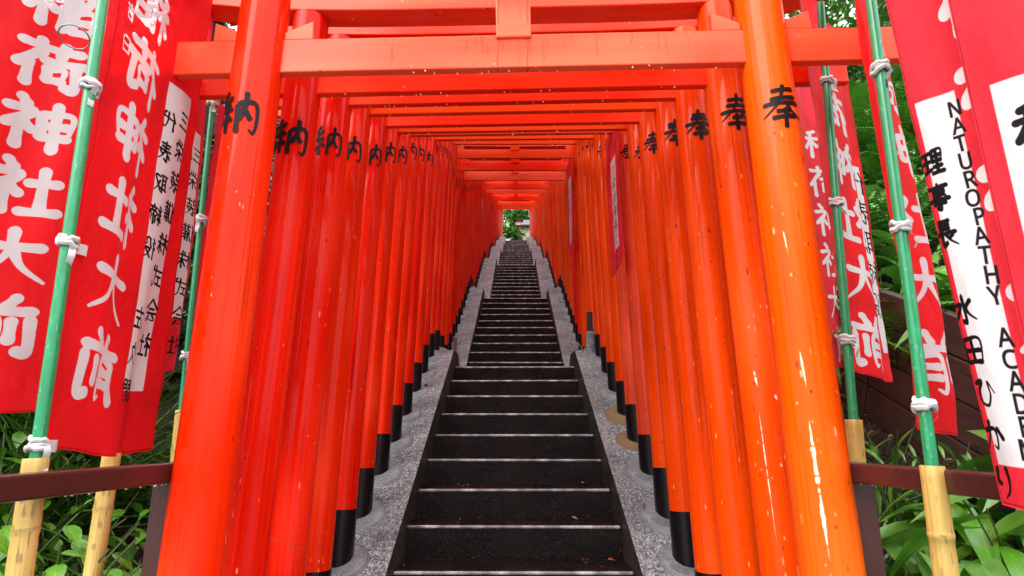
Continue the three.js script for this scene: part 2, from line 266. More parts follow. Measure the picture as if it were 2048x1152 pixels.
{
  const xs = [], zs = [];
  for (const [a, b, d] of [[-60, -10, 5], [-10, -4, 0.6], [-4, -1.1, 0.12]]) for (let x = a; x < b - 1e-6; x += d) xs.push(x);
  xs.push(-0.99, -0.97, 0, 0.97, 0.99); for (let x = 1.1; x < 1.66; x += 0.09) xs.push(x); xs.push(1.68, 1.705); for (let x = 1.8; x < 4; x += 0.12) xs.push(x); for (let x = 4; x < 11; x += 0.6) xs.push(x); for (let x = 11; x <= 61; x += 5) xs.push(x);
  for (const [a, b, d] of [[-60, 0, 6], [0, 7, 0.12], [7, 34, 0.3], [34, 60, 2], [60, 121, 6]]) for (let z = a; z < b - 1e-6; z += d) zs.push(z);
  const pos = [], uv = [], idx = [], nx = xs.length;
  for (const z of zs) for (const x of xs) { const X = Math.abs(x) < 1.75 ? x + cx(z) : x; const p = V(X, terrain(X, z), z); pos.push(p.x, p.y, p.z); uv.push(x, z); }
  for (let j = 0; j < zs.length - 1; j++) for (let i = 0; i < nx - 1; i++) { const a = j * nx + i; idx.push(a, a + 1, a + nx, a + 1, a + nx + 1, a + nx); }
  const g = new THREE.BufferGeometry(); g.setAttribute('position', new THREE.Float32BufferAttribute(pos, 3)); g.setAttribute('uv', new THREE.Float32BufferAttribute(uv, 2)); g.setIndex(idx); g.computeVertexNormals();
  struct(part('ground', g, M.soil, scene));
  const pave = new THREE.BoxGeometry(9, 0.1, 8.3);
  const pv = part('pavement', pave, M.kerbTop, scene); pv.position.set(0, -0.05 + 0.004, 2.45); struct(pv);
  const topPave = part('landing', new THREE.BoxGeometry(1.9, 0.3, 4.6), M.kerbTop, scene); topPave.position.set(cx(28.5), TOP + EYE - 0.155, -28.25 - 0.0); struct(topPave);
}

// ---------- the stairs and their kerbs ----------
const extr = (pts, width, bevel = 0) => {                 // profile in (z forward, h) extruded along x, centred
  const s = new THREE.Shape(pts.map(([z, h]) => new THREE.Vector2(z, h)));
  const g = new THREE.ExtrudeGeometry(s, { depth: width, bevelEnabled: false });
  g.translate(0, 0, -width / 2); g.rotateY(Math.PI / 2); return g;       // shape x -> -z (forward), extrusion -> x
};
const stairs = base('stone_stairs', 0, 0, 0); struct(stairs);
FLIGHTS.forEach(([z0, t, h0, r, n, hw], fi) => {
  const deep = fi < 5 ? (FLIGHTS[fi + 1][0] - (z0 + t * (n - 1))) : 0.6, ch = 0.014;
  const shape = (d) => extr([[0, -r - 0.25], [0, -ch], [ch * 0.3, -ch * 0.3], [ch, 0], [d + 0.02, 0], [d + 0.02, -r - 0.25]], hw * 2);
  const normal = shape(t), last = shape(deep);
  const noses = [0, 1, 2, 3, 4, 5, 6].map((q) => { const g = new THREE.CapsuleGeometry(0.0095, hw * 2 - 0.03, 3, 8), u = g.attributes.uv; g.rotateZ(Math.PI / 2); for (let e = 0; e < u.count; e++) u.setY(e, u.getY(e) * 0.7 + q * 0.37 + fi * 0.11); return g; });
  for (let k = 0; k < n; k++) {
    const st = part('step', k === n - 1 ? last : normal, M.step, stairs), z = z0 + t * k;
    st.position.copy(V(cx(z), h0 + r * k, z)); st.rotation.set(rr(-0.003, 0.003), 0, rr(-0.003, 0.003));
    const no = part('nosing', noses[(k * 3 + fi) % 7], M.nosing, st); no.position.set(0, -0.0068, -0.0054);  // strip added along the edge to carry the painted wet glint
  }
});
for (const s of [-1, 1]) {
  const kb = base('kerb_wall', 0, 0, 0); struct(kb);
  FLIGHTS.forEach(([z0, t, h0, r, n, hw], i) => {
    const a = KERB[i * 4], b = KERB[i * 4 + 1], c = KERB[i * 4 + 2], c2 = KERB[i * 4 + 3], nx = KERB[i * 4 + 4], w = 1.0 - hw;
    const hE = h0 + r * (n - 1), d = [Math.min(nx[0] - 0.02, c2[0] + 0.22), hE + 0.02];
    const g = extr([[a[0], a[1] - 1], a, b, c, c2, d, [d[0], d[1] - 1.2]], w); g.translate(s * (hw + w / 2), EYE, 0);
    const m = part('kerb_section', g, [M.kerbSide, M.kerbTop], kb); m.position.x = cx(z0 + t * n / 2); m.rotation.y = i ? -0.0065 : -0.003;
    m.position.x -= Math.sin(-m.rotation.y) * (z0 + t * n / 2) * 1;   // keep the section on the drift line
    if (i < 5) { const l0 = d[0] - 0.01, l1 = FLIGHTS[i + 1][0] + 0.1; const lg = extr([[l0, hE - 0.8], [l0, hE + 0.012], [l1, hE + 0.012], [l1, hE - 0.8]], w); lg.translate(s * (hw + w / 2) + cx(l0), EYE, 0); part('kerb_section', lg, [M.kerbSide, M.kerbTop], kb); }
  });
}

// ---------- the torii gates ----------
const SPEC = [[1.61, 1.094], [1.94, 1.228], [2.32, 1.409], [2.66, 1.56], [3.03, 1.70], [3.36, 1.84], [3.74, 2.024], [4.1, 2.25], [4.46, 2.43], [4.85, 2.575], [5.2, 2.81], [5.57, 3.0], [5.95, 3.2], [6.33, 3.3], [6.67, 3.286], [7.06, 3.303], [7.4, 3.49], [7.71, 3.456]];
for (let k = 0; k < 11; k++) { const z = 8.07 + 0.36 * k; SPEC.push([z, 0.449 * z + 0.05 + 0.02 * (k % 2)]); }
SPEC.push([12.02, 5.193], [12.38, 5.42], [12.7, 5.56], [13.05, 5.514]);
for (let k = 0; k < 9; k++) { const z = 13.4 + 0.347 * k; SPEC.push([z, 0.4225 * z + 0.05]); }
SPEC.push([16.53, 6.76]);
for (let k = 0; k < 13; k++) { const z = 16.9 + 0.357 * k; SPEC.push([z, 0.409 * z + 0.05]); }
SPEC.push([21.56, 8.605]);
for (let k = 0; k < 23; k++) { const z = 21.92 + 0.357 * k; SPEC.push([z, lerp(0.3995 * z + 0.04, 0.3918 * z + 0.03, sstep(10, 20, k))]); }
SPEC.push([30.3, 11.86]);
const PAINTS = ['orange', 'vermilion', 'vermilion', 'orange', 'vermilion', 'orange', 'salmon', 'salmon', 'vermilion', 'orange', 'vermilion', 'orange', 'vermilion', 'orange', 'orange', 'vermilion', 'red', 'salmon'];
const NUKI_H = 0.117, NUKI_T = 0.032;
function plank(L, H, D, bevel = 0.004, slant = 0) {       // a board along x with eased edges, uv in metres
  const s = new THREE.Shape([[-L / 2 + bevel, -H / 2 + bevel], [L / 2 - bevel, -H / 2 + bevel], [L / 2 - bevel + slant, H / 2 - bevel], [-L / 2 + bevel - slant, H / 2 - bevel]].map(([x, y]) => new THREE.Vector2(x, y)));
  const g = new THREE.ExtrudeGeometry(s, { depth: D - 2 * bevel, bevelThickness: bevel, bevelSize: bevel, bevelSegments: 2 }); g.translate(0, 0, -D / 2 + bevel); return g;
}
function kasagi(L, H, D) {                               // top lintel: ends sweep up and are cut on a slant
  const s = new THREE.Shape(), n = 12, y = (x) => 0.05 * Math.pow(Math.abs(x) / (L / 2), 4);
  for (let i = 0; i <= n; i++) { const x = -L / 2 + L * i / n; i ? s.lineTo(x, y(x)) : s.moveTo(x, y(x)); }
  for (let i = n; i >= 0; i--) { const x = (-L / 2 + L * i / n) * 1.07; s.lineTo(x, H + y(x)); }
  const g = new THREE.ExtrudeGeometry(s, { depth: D - 0.01, bevelThickness: 0.005, bevelSize: 0.005, bevelSegments: 2 }); g.translate(0, 0, -D / 2 + 0.005); return g;
}
const wedgeGeo = (() => { const s = new THREE.Shape([[0, 0], [0.085, 0], [0.085, 0.062], [0, 0.024]].map(([x, y]) => new THREE.Vector2(x, y))); const g = new THREE.ExtrudeGeometry(s, { depth: 0.022, bevelThickness: 0.003, bevelSize: 0.003, bevelSegments: 1 }); g.translate(0, 0, -0.011); return g; })();
const wedgeMirror = wedgeGeo.clone().rotateY(Math.PI);
const nukiGeo = plank(2.5, NUKI_H, NUKI_T), strutGeo = plank(0.11, 0.24, 0.05), shimakiGeo = kasagi(2.42, 0.1, 0.1), kasagiGeo = kasagi(2.66, 0.07, 0.125);
const charCache = new Map(), glyph = (ch, seg, r, vr) => { const k = ch + seg + r.toFixed(3) + vr; if (!charCache.has(k)) charCache.set(k, glyphOnCylinder(ch, 0.138, 0.152, 0, r, seg, vr)); return charCache.get(k); };
const ORD = ['frontmost', 'second', 'third', 'fourth', 'fifth', 'sixth', 'seventh', 'eighth', 'ninth', 'tenth', 'eleventh', 'twelfth', 'thirteenth', 'fourteenth'];
const TONE = { orange: 'orange vermilion', vermilion: 'vermilion', red: 'deep red', salmon: 'faded salmon red' };
const own = {
  0: 'frontmost orange vermilion torii gate with the largest pillars, white flaking paint on the right', 14: 'lowest of three torii beams showing one above another, at the first landing',
  15: 'middle of three torii beams stacked in view at the first landing', 17: 'salmon torii gate with the palest beam, just past the first landing', 29: 'vermilion torii gate with visible tie beam above the second landing',
  32: 'salmon red torii gate with visible beam a little beyond the second landing', 42: 'red torii gate with wet beam high on the middle of the stairs', 56: 'bright orange torii gate with visible beam near the stair top', 80: 'last small torii gate framing the green garden at the stair top' };
own[14] = 'orange torii gate whose beam is highest of three showing in steps above the first landing';
SPEC.forEach(([z, h], i) => {
  const r = rng(900 + i * 31), near = i < 10, mid = i < 24;
  const paint = PAINTS[i] ?? (i === 32 ? 'salmon' : i === 29 ? 'vermilion' : i === 56 ? 'orange' : i === 42 ? 'red' : ['vermilion', 'orange', 'vermilion', 'vermilion', 'salmon', 'orange', 'vermilion'][Math.floor(r() * 7)]);
  const gy = kerbH(z), T = base('torii_gate', cx(z), gy + EYE, -z);
  const roll = i < 3 ? 0.0235 : lerp(0.02, 0, clamp((i - 3) / 11, 0, 1)), H = h - gy;               // tie beam bottom above the base
  const sect = z < 6.5 ? 0 : z < 10.4 ? 1 : z < 14.5 ? 2 : z < 18.6 ? 3 : z < 22.7 ? 4 : 5;
  const label = own[i] ?? (i < 14 ? `${ORD[i]} torii gate from the front, ${TONE[paint]}, over the lowest flight of stairs` : ['', 'vermilion torii gate packed in the row over the second flight of stairs', 'vermilion torii gate packed in the row over the third flight of stairs', 'small vermilion torii gate in the distant row over the fourth flight', 'small vermilion torii gate in the far row over the fifth flight', 'tiny vermilion torii gate in the farthest row at the stair top'][sect]);
  tag(T, label, 'torii gate', own[i] || i < 14 ? null : ['', 'torii gates over the second flight', 'torii gates over the third flight', 'torii gates over the fourth flight', 'torii gates over the fifth flight', 'torii gates over the last flight'][sect]);
  if (!T.userData.group) T.userData.group = 'torii gates lined up over the stairs';
  const leftLightTint = { orange: 'vermilion', vermilion: 'red', salmon: 'vermilion', red: 'red' };   // left pillars redder, right ones yellower: the side lighting painted into their colour
  const rTop = i ? 0.066 : 0.073, rBot = i ? 0.071 : 0.08, xB = i ? 0.846 : 0.822, xT = i ? 0.787 : 0.795, hRef = H, topY = H + 0.33;
  for (const s of [-1, 1]) {
    const dh = s * roll * 0.79, dz = rr(-0.012, 0.012, r), sc = 1 + rr(-0.025, 0.025, r);
    const lean = Math.atan((xB - xT) / hRef), L = (topY + dh + 0.12) / Math.cos(lean);
    const g = new THREE.CylinderGeometry(rTop * sc, rBot * sc, L, near ? 36 : mid ? 22 : 14, near ? 4 : 1, true); g.translate(0, L / 2 - 0.12, 0);
    const uv = g.attributes.uv; for (let k = 0; k < uv.count; k++) uv.setY(k, uv.getY(k) * L / 2.6);
    const special = s > 0 && i < 2, amber = special && i === 0;
    const off = special ? 0 : r(); for (let k = 0; k < uv.count; k++) uv.setX(k, uv.getX(k) + off);
    const chips = special ? (i === 0 ? [[0.905, 0.33, 0.36, 2], [0.91, 0.46, 0.5, 3], [0.912, 0.53, 0.66, 6], [0.918, 0.67, 0.8, 2.5], [0.926, 0.81, 0.92, 6.5], [0.97, 0.965, 0.985, 7], [0.05, 0.7, 0.705, 4], [0.1, 0.5, 0.507, 3]] : [[0.90, 0.49, 0.51, 3.5], [0.9, 0.54, 0.7, 1.8], [0.97, 0.875, 0.895, 9], [0.0, 0.6, 0.606, 5], [0.03, 0.52, 0.527, 4]]) : undefined;
    const m = special ? pillarMat(amber ? 'amber' : 'orange', 20 + i, chips) : pillarMat(s < 0 ? leftLightTint[paint] : paint === 'vermilion' && r() < 0.6 ? 'orange' : paint, near ? Math.floor(r() * 3) : 0);  // right side turned towards orange, a brighter lit look put into the paint
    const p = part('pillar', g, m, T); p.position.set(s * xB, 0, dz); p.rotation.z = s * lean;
    const cyl = (r0, r1, hh, n) => { const q = new THREE.CylinderGeometry(r0, r1, hh, n); q.translate(0, hh / 2, 0); return q; };
    if (i > 0) {
      const sl = part('sleeve', cyl(rBot * sc + 0.003, rBot * sc + 0.0045, 0.35 + rr(-0.015, 0.02, r), near ? 32 : 14), M.sleeve, p); sl.position.y = -0.12;
      const slope = z > 2.4 && kerbH(z + 0.05) > kerbH(z - 0.05) ? Math.atan(0.47) : 0;
      if (z < 14 && slope) { const f = part('footing', cyl(0.12 + 0.03 * r(), 0.16 + 0.03 * r(), 0.03, 18), M.mortar[s > 0 && (i === 7 || i === 8) ? 1 : 0], p); f.rotation.z = -s * lean; f.rotation.x = slope; f.position.y = -0.012; }
    }
    if (i < 50) {
      const drop = (i < 14 ? 0.165 : 0.2) + (s < 0 ? 0.015 : 0) + rr(-0.025, 0.03, r), yy = (H + dh - drop - 0.0) / Math.cos(lean), rad = (lerp(rBot, rTop, (yy + 0.12) / L)) * sc;
      const c = part('painted_character', glyph(s < 0 ? '納' : '奉', near ? 14 : 8, Math.round(rad * 500) / 500 + 0.0012, near ? i * 2 + (s > 0 ? 1 : 0) : (i % 4)), M.ink, p); c.position.y = yy; c.rotation.y = rr(-0.12, 0.12, r) + (s > 0 ? 0.05 : 0);
    }
  }
  const top = new THREE.Group();
  const bm = beamMat(i === 0 ? 'salmon' : paint, i === 0 ? 9 : near ? i % 3 : 0, i === 0), deep = beamMat(i % 4 === 1 ? 'red' : paint === 'salmon' ? 'salmon' : 'vermilion', 1), plainB = beamMat(i === 0 ? 'salmon' : paint, 2);
  const put = (name, geo, m, x, y, zz = 0) => { const o = part(name, geo, m, T); o.position.set(x * Math.cos(roll), H + y + x * roll, zz); o.rotation.z = roll; return o; };
  put('tie_beam', nukiGeo, bm, 0.0, NUKI_H / 2);
  put('strut', strutGeo, i === 0 ? bm : plainB, 0, NUKI_H + 0.105);
  put('lower_lintel', shimakiGeo, i === 1 ? beamMat('salmon', 4) : deep, 0, 0.33);
  put('lintel', kasagiGeo, plainB, 0, 0.436);
  for (const s of [-1, 1]) for (const q of [-1, 1]) put('wedge', q > 0 ? wedgeGeo : wedgeMirror, plainB, s * 0.787 + q * (rTop - 0.004), NUKI_H + 0.002);
  if (i < 26) {                                          // rain hanging from the lower edges
    const drops = [], bead = new THREE.IcosahedronGeometry(1, 1), n = i < 8 ? 22 : 14;
    for (let k = 0; k < n; k++) { const b = bead.clone(), s = rr(0.0016, 0.0032, r) * (i > 12 ? 2.1 : i > 4 ? 1.6 : 1), x = rr(-0.7, 0.7, r), y = r() < 0.7 ? -0.001 : 0.328, zz = rr(-0.014, 0.014, r) * (y > 0 ? 3.5 : 1); b.scale(s, s * 1.25, s); b.translate(x, H + y + x * roll - s, zz); drops.push(b); }
    const o = part('rain_drops', mergeGeometries(drops), M.drop, T); o.userData.kind = 'stuff';
  }
});

// ---------- railings ----------
function railing(side, label) {
  const g = base('railing', side * 0.915, -0.02, -1.64), pm = M.rail;
  const post = part('post', new THREE.BoxGeometry(0.062, 1.05, 0.062), pm, g); post.position.y = 0.525;
  const L = 1.5, bar = part('top_rail', plank(L, 0.05, 0.05, 0.006), pm, g);
  bar.rotation.y = Math.PI / 2 + side * 0.155; bar.position.set(side * (0.116 - 0.03), 1.0725, L / 2 - 0.03);
  const post2 = part('post', new THREE.BoxGeometry(0.062, 1.05, 0.062), pm, g); post2.position.set(side * 0.2, 0.525, 1.35);
  const drips = [], r = rng(5 + side), bead = new THREE.IcosahedronGeometry(1, 1);
  for (let k = 0; k < 34; k++) { const b = bead.clone(), s = rr(0.002, 0.0042, r), t = rr(-0.6, 0.7, r); b.scale(s, s * 1.3, s); b.translate(t, -0.026, rr(-0.018, 0.018, r)); drips.push(b); }
  const dr = part('rain_drops', mergeGeometries(drips), M.drop, bar); dr.userData.kind = 'stuff';
  return tag(g, label, 'railing', 'brown railings beside the stairs');
}
railing(-1, 'dark brown metal railing beside the left front pillar');
railing(1, 'reddish brown wet railing with rust, beside the right front pillar');

// ---------- banner poles ----------
const bambooMat = std({ map: colTex(noiseCanvas(128, 256, (u, v) => { const a = vnoise(u * 40, v * 3, 40, 3, 81), b = vnoise(u * 5, v * 6, 5, 6, 82), n = [0.14, 0.37, 0.62, 0.86].reduce((m, q) => Math.max(m, Math.exp(-Math.pow((v - q) / 0.012, 2))), 0), d = vnoise(u * 20, v * 50, 20, 50, 83), k = (0.72 + 0.35 * a + 0.5 * (b - 0.5)) * (1 - 0.35 * n) * (d > 0.86 ? 0.6 : 1); return [0.6 * k, 0.385 * k, (0.085 + 0.04 * b) * k]; })), roughness: 0.4 });
function bamboo(h, r0) {
  const pts = []; const nodes = [0.14, 0.37, 0.62, 0.86];
  for (let i = 0; i <= 60; i++) { const y = h * i / 60; let r = r0; for (const n of nodes) { const d = (y - h + n) / 0.006; r += 0.0022 * Math.exp(-d * d) - 0.0012 * Math.exp(-Math.pow((y - h + n + 0.012) / 0.008, 2)); } pts.push(new THREE.Vector2(r, y)); }
  for (const n of nodes) for (const d of [-0.006, 0, 0.006]) { const y = h - n + d; if (y > 0) pts.push(new THREE.Vector2(r0 + (d ? 0.0006 : 0.002), y)); }
  pts.sort((a, b) => a.y - b.y); pts.push(new THREE.Vector2(r0 - 0.006, h), new THREE.Vector2(r0 - 0.006, h - 0.05));
  return new THREE.LatheGeometry(pts, 24);
}
function pole(x, z, hBamboo, rB, top, label, tilt = 0, turn = 0) {
  const gnd = terrain(x, z) - 0.03, hb = hBamboo - gnd, g = base('banner_pole', x + Math.tan(tilt) * hb, gnd + EYE, -z);
  part('bamboo_tube', bamboo(hb, rB), bambooMat, g);
  const L = top - hBamboo + 0.25, rod = part('green_rod', new THREE.CylinderGeometry(rB * 0.53, rB * 0.56, L, 20), M.green, g); rod.position.y = hb - 0.25 + L / 2;
  g.rotation.z = tilt; tag(g, label, 'banner pole', 'green banner poles in bamboo tubes'); return g;
}
const p1L = pole(-1.0, 1.27, -0.056, 0.0235, 1.6, 'green pole in a bamboo tube, nearest the camera on the left', 0.042);
pole(-1.075, 1.62, -0.06, 0.022, 1.6, 'green pole mostly behind a red banner, its bamboo tube left of the brown post');
pole(-1.172, 2.1, 0.069, 0.019, 1.32, 'slim green pole close beside the left front pillar', 0.03);
pole(0.908, 1.32, -0.074, 0.0235, 1.6, 'green pole in bamboo passing behind the right railing', -0.034);
pole(1.025, 1.8, 0.032, 0.024, 1.5, 'green pole close beside the frontmost right pillar, in a pale bamboo tube', -0.057);
pole(-1.8, 1.47, -0.06, 0.022, 1.7, 'green pole of the leftmost red banner');
pole(1.12, 2.31, 0.1, 0.022, 1.6, 'green pole hidden behind the front right pillars');
pole(1.02, 0.75, -0.06, 0.022, 1.7, 'green pole of the white lettered banner nearest on the right');
pole(1.09, 0.66, -0.06, 0.022, 1.7, 'green pole of the banner at the right edge');
{
  const ring = part('wire_ring', new THREE.TorusGeometry(0.032, 0.0018, 6, 36), M.wire, p1L); ring.position.set(-0.05, 0.985 - terrain(-1.0, 1.27), 0.01); ring.rotation.set(1.15, 0.2, 0);
}

// ---------- banners ----------
const BW = 384, BH = 1408;                               // 0.45 m by 1.65 m of cloth
function bannerCanvas(o) {
  const seed = o.seed;
  const cv = noiseCanvas(BW, BH, (u, v, x, y) => {
    const weave = ((x + y) & 1) * 0.05 + 0.1 * (vnoise(u * 190, v * 60, 190, 60, seed) - 0.5) + 0.1 * (vnoise(u * 60, v * 600, 60, 600, seed + 3) - 0.5), wet = vnoise(u * 5, v * 12, 5, 12, seed + 1), k = 0.88 + weave + 0.26 * (wet - 0.5) + 0.1 * (vnoise(u * 3 + 9, v * 4, 4096, 4, seed + 8) - 0.5);
    return [o.red[0] * k, o.red[1] * k, o.red[2] * k];
  });
  const g = cv.getContext('2d');
  const Y = (h) => (o.top - h) / (o.top - o.bottom) * BH, S = (m) => m / (o.top - o.bottom) * BH, X = (u) => u * BW;
  const white = o.white ?? 'rgb(214,208,208)';
  [...(o.main ?? '')].forEach((ch, i) => { if (ch !== '　') drawGlyph(g, ch, X(o.mainX ?? 0.52), Y(o.mainTop - i * o.pitch), X(0.4), S(o.pitch * 0.84), o.bold ?? 18, white); });
  [...(o.small ?? '')].forEach((ch, i) => drawGlyph(g, ch, X(o.smallX ?? 0.88), Y(o.smallTop - i * 0.1), X(0.11), S(0.05), 6, white));
  for (const st of o.strips ?? []) {
    g.fillStyle = 'rgb(222,217,216)'; g.fillRect(X(st.x0), Y(st.top), X(st.x1 - st.x0), Y(st.bottom) - Y(st.top));
    const cells = g.getImageData(X(st.x0), Y(st.top), Math.round(X(st.x1 - st.x0)), 1); void cells;
    for (const col of st.cols) [...col.text].forEach((ch, i) => {
      if (ch === ' ') return;
      const y = Y(col.top - i * col.pitch), jx = (hash2(i, 3, seed) - 0.5) * 6;
      if (/[A-Z]/.test(ch)) { g.save(); g.translate(X(col.x) + jx, y); g.rotate((hash2(i, 9, seed) - 0.5) * 0.12); g.fillStyle = 'rgb(18,16,18)'; g.font = `${Math.round(S(col.size))}px sans-serif`; g.textAlign = 'center'; g.textBaseline = 'middle'; g.fillText(ch, 0, 0); g.strokeStyle = 'rgb(18,16,18)'; g.lineWidth = 1.6; g.strokeText(ch, 0, 0); g.restore(); }
      else drawGlyph(g, ch, X(col.x) + jx, y, S(col.size) * (col.wide ?? 1), S(col.size), col.bold ?? 6, 'rgb(18,16,18)');
    });
  }
  g.strokeStyle = 'rgba(90,0,10,0.5)'; g.lineWidth = 2; g.strokeRect(3, -5, BW - 6, BH + 1);         // stitched hem
  return cv;
}
const clothBump = grayTex(256, 512, (u, v) => { const c = vnoise(u * 5 + v * 3, v * 9, 4096, 9, 88), d = vnoise(u * 14 + v * 6, v * 20, 4096, 20, 89); return 0.7 * Math.abs(c - 0.5) * 2 + 0.25 * Math.abs(d - 0.5) * 2 + 0.05 * vnoise(u * 120, v * 240, 120, 240, 90); });
clothBump.wrapS = THREE.MirroredRepeatWrapping;
function banner(o) {                                     // hangs from [x, z] a (the pole side) to [x, z] b
  const [ax, az] = o.a, [bx, bz] = o.b, len = Math.hypot(bx - ax, bz - az), g = base('banner', ax, o.bottom + EYE, -az), NX = 26, NY = 70, H = o.top - o.bottom;
  const dx = (bx - ax) / len, dz = -(bz - az) / len, nx = -dz, nz = dx, pos = [], uv = [], idx = [];
  for (let j = 0; j <= NY; j++) for (let i = 0; i <= NX; i++) {
    const u = i / NX, v = j / NY, low = 1 - v, s = o.seed;
    const wave = (o.wave ?? 0.018) * (Math.sin(u * 7 + v * 2.2 + s) * (0.35 + 0.65 * low) + 0.5 * Math.sin(u * 15 - v * 4 + s * 2)) * Math.min(1, u * 4) + 0.006 * (vnoise(u * 6 + s, v * 16, 4096, 4096, s) - 0.5) + (o.curl ?? 0) * Math.pow(u, 3) * low;
    const sweep = (o.sweep ?? 0) * Math.pow(low, 1.7) * u + (o.billow ?? 0) * Math.sin(low * 4.2) * u; const sag = -(o.sag ?? 0.01) * u * Math.pow(low, 2) - 0.012 * (1 - Math.cos(u * 5)) * low, shrink = 1 - (o.gather ?? 0) * low * u;
    pos.push(dx * (len * u * shrink - sweep) + nx * wave, v * H + sag, dz * (len * u * shrink - sweep) + nz * wave); uv.push(o.mirror ? 1 - u : u, v);
    if (i < NX && j < NY) { const a = j * (NX + 1) + i; idx.push(a, a + 1, a + NX + 1, a + 1, a + NX + 2, a + NX + 1); }
  }
  const geo = new THREE.BufferGeometry(); geo.setAttribute('position', new THREE.Float32BufferAttribute(pos, 3)); geo.setAttribute('uv', new THREE.Float32BufferAttribute(uv, 2)); geo.setIndex(idx); geo.computeVertexNormals();
  const t = colTex(bannerCanvas(o)); t.wrapS = t.wrapT = THREE.ClampToEdgeWrapping;
  part('cloth', geo, phy({ map: t, bumpMap: clothBump, bumpScale: 0.0045, roughness: 0.62, side: THREE.DoubleSide, transmission: 0.3, thickness: 0, specularIntensity: 0.2 }), g);
  for (const h of o.loops ?? []) {                       // white tapes round the pole
    const r = rng(o.seed * 7 + Math.round(h * 100)), ring = [], rad = 0.0175, W = 0.02;
    for (let k = 0; k < 3; k++) { const q = new THREE.TorusGeometry(rad + rr(-0.0012, 0.0022, r), rr(0.0035, 0.0065, r), 7, 24); { const qp = q.attributes.position; for (let e = 0; e < qp.count; e++) { const an = Math.atan2(qp.getY(e), qp.getX(e)), w = 0.0026 * Math.sin(an * 3 + k * 2 + h * 20) + 0.0014 * Math.sin(an * 7 + k); qp.setZ(e, qp.getZ(e) * 1.35 + w); } q.computeVertexNormals(); } q.rotateX(Math.PI / 2 + rr(-0.3, 0.3, r)); q.rotateZ(rr(-0.25, 0.25, r)); q.translate(0, (k - 1) * 0.0075, 0); ring.push(q); }
    { const e = new THREE.PlaneGeometry(0.014, 0.05, 2, 6), ep = e.attributes.position; for (let k = 0; k < ep.count; k++) ep.setZ(k, 0.006 * Math.sin(ep.getY(k) * 120 + h * 5)); e.translate(rr(-0.005, 0.012, r), -0.03, rad + 0.003); e.rotateY(rr(0.2, 1.2, r)); e.rotateZ(rr(-0.3, 0.3, r)); e.computeVertexNormals(); ring.push(e); }
    const tab = new THREE.PlaneGeometry(0.06, 0.026, 6, 3), tp = tab.attributes.position; for (let k = 0; k < tp.count; k++) tp.setZ(k, 0.004 * Math.sin(tp.getX(k) * 160 + h * 9)); tab.translate(0.034, -0.004, 0); tab.rotateY(Math.atan2(-dz, dx)); tab.deleteAttribute('normal'); tab.computeVertexNormals(); ring.push(tab);
    void W;
    const lp = part('loop', mergeGeometries(ring.map((q) => q.toNonIndexed())), M.white, g); const lx = (o.poleX ?? (() => ax))(h); lp.position.set(lx - ax, h - o.bottom, (o.poleZ ?? az) * -1 + az);
  }
  tag(g, o.label, 'banner', 'red vertical prayer banners'); return g;
}
const RED = [0.84, 0.01, 0.014], ROSE = [0.8, 0.026, 0.042];
const strip = (top, bottom, x0 = 0.1, x1 = 0.3) => ({ x0, x1, top, bottom, cols: [{ text: '三栄装備株式会社', x: x0 + 0.05, top: top - 0.09, pitch: 0.1, size: 0.07, wide: 0.8 }, { text: '代表取締役 左久間 会', x: x1 - 0.05, top: top - 0.12, pitch: 0.1, size: 0.065, wide: 0.8 }] });
const lean = (x, hb, tilt) => (h) => x - Math.tan(tilt) * (h - hb);
banner({ seed: 11, a: [-1.79, 1.48], b: [-1.41, 1.8], bottom: 0.075, top: 1.72, red: RED, main: '稲荷神社大前', mainX: 0.68, mainTop: 1.4, pitch: 0.215, bold: 26, strips: [{ x0: 0.12, x1: 0.36, top: 1.1, bottom: 0.3, cols: [{ text: '三栄装備株式会社', x: 0.26, top: 1.0, pitch: 0.095, size: 0.085, wide: 0.9, bold: 7 }] }], wave: 0.012, loops: [0.15, 0.6, 1.05, 1.5], label: 'leftmost red banner cut by the picture edge, large white characters reading normally' });
banner({ seed: 12, a: [-1.03, 1.30], b: [-1.055, 1.75], bottom: -0.038, top: 1.62, red: RED, mirror: true, main: '稲荷神社大前', mainX: 0.66, mainTop: 1.19, pitch: 0.205, bold: 22, small: '吉日', smallTop: 1.1, strips: [strip(1.05, 0.13, 0.12, 0.36)], wave: 0.014, poleX: lean(-1.0, -0.056, 0.042), poleZ: 1.27, loops: [-0.03, 0.42, 0.82, 1.22], label: 'red banner seen from behind, mirrored characters, hanging above the left railing' });
banner({ seed: 13, a: [-1.09, 1.64], b: [-1.212, 2.05], bottom: 0.22, top: 1.6, red: ROSE, mirror: true, main: '稲荷神社大前', mainTop: 1.3, pitch: 0.19, strips: [strip(1.1, 0.4, 0.06, 0.3)], wave: 0.022, loops: [0.35, 0.9], label: 'red banner between the mirrored banner and the slim green pole' });
banner({ seed: 14, a: [-1.195, 2.12], b: [-1.27, 2.55], bottom: 0.175, top: 1.31, red: ROSE, mirror: true, main: '稲荷神社大前', mainX: 0.6, mainTop: 1.2, pitch: 0.18, wave: 0.024, poleX: lean(-1.172, 0.069, 0.03), poleZ: 2.1, loops: [0.26, 0.78, 1.28], label: 'creased red banner half hidden behind the left front pillar' });
banner({ seed: 15, a: [0.935, 1.345], b: [1.2, 1.66], bottom: 0.03, top: 1.6, red: RED, mirror: false, main: '稲荷神社大前', mainX: 0.6, mainTop: 1.2, pitch: 0.2, strips: [], wave: 0.03, sag: 0.03, poleX: lean(0.908, -0.074, -0.034), poleZ: 1.32, loops: [0.055, 0.47, 0.9], label: 'red banner tied to the green pole behind the right railing' });
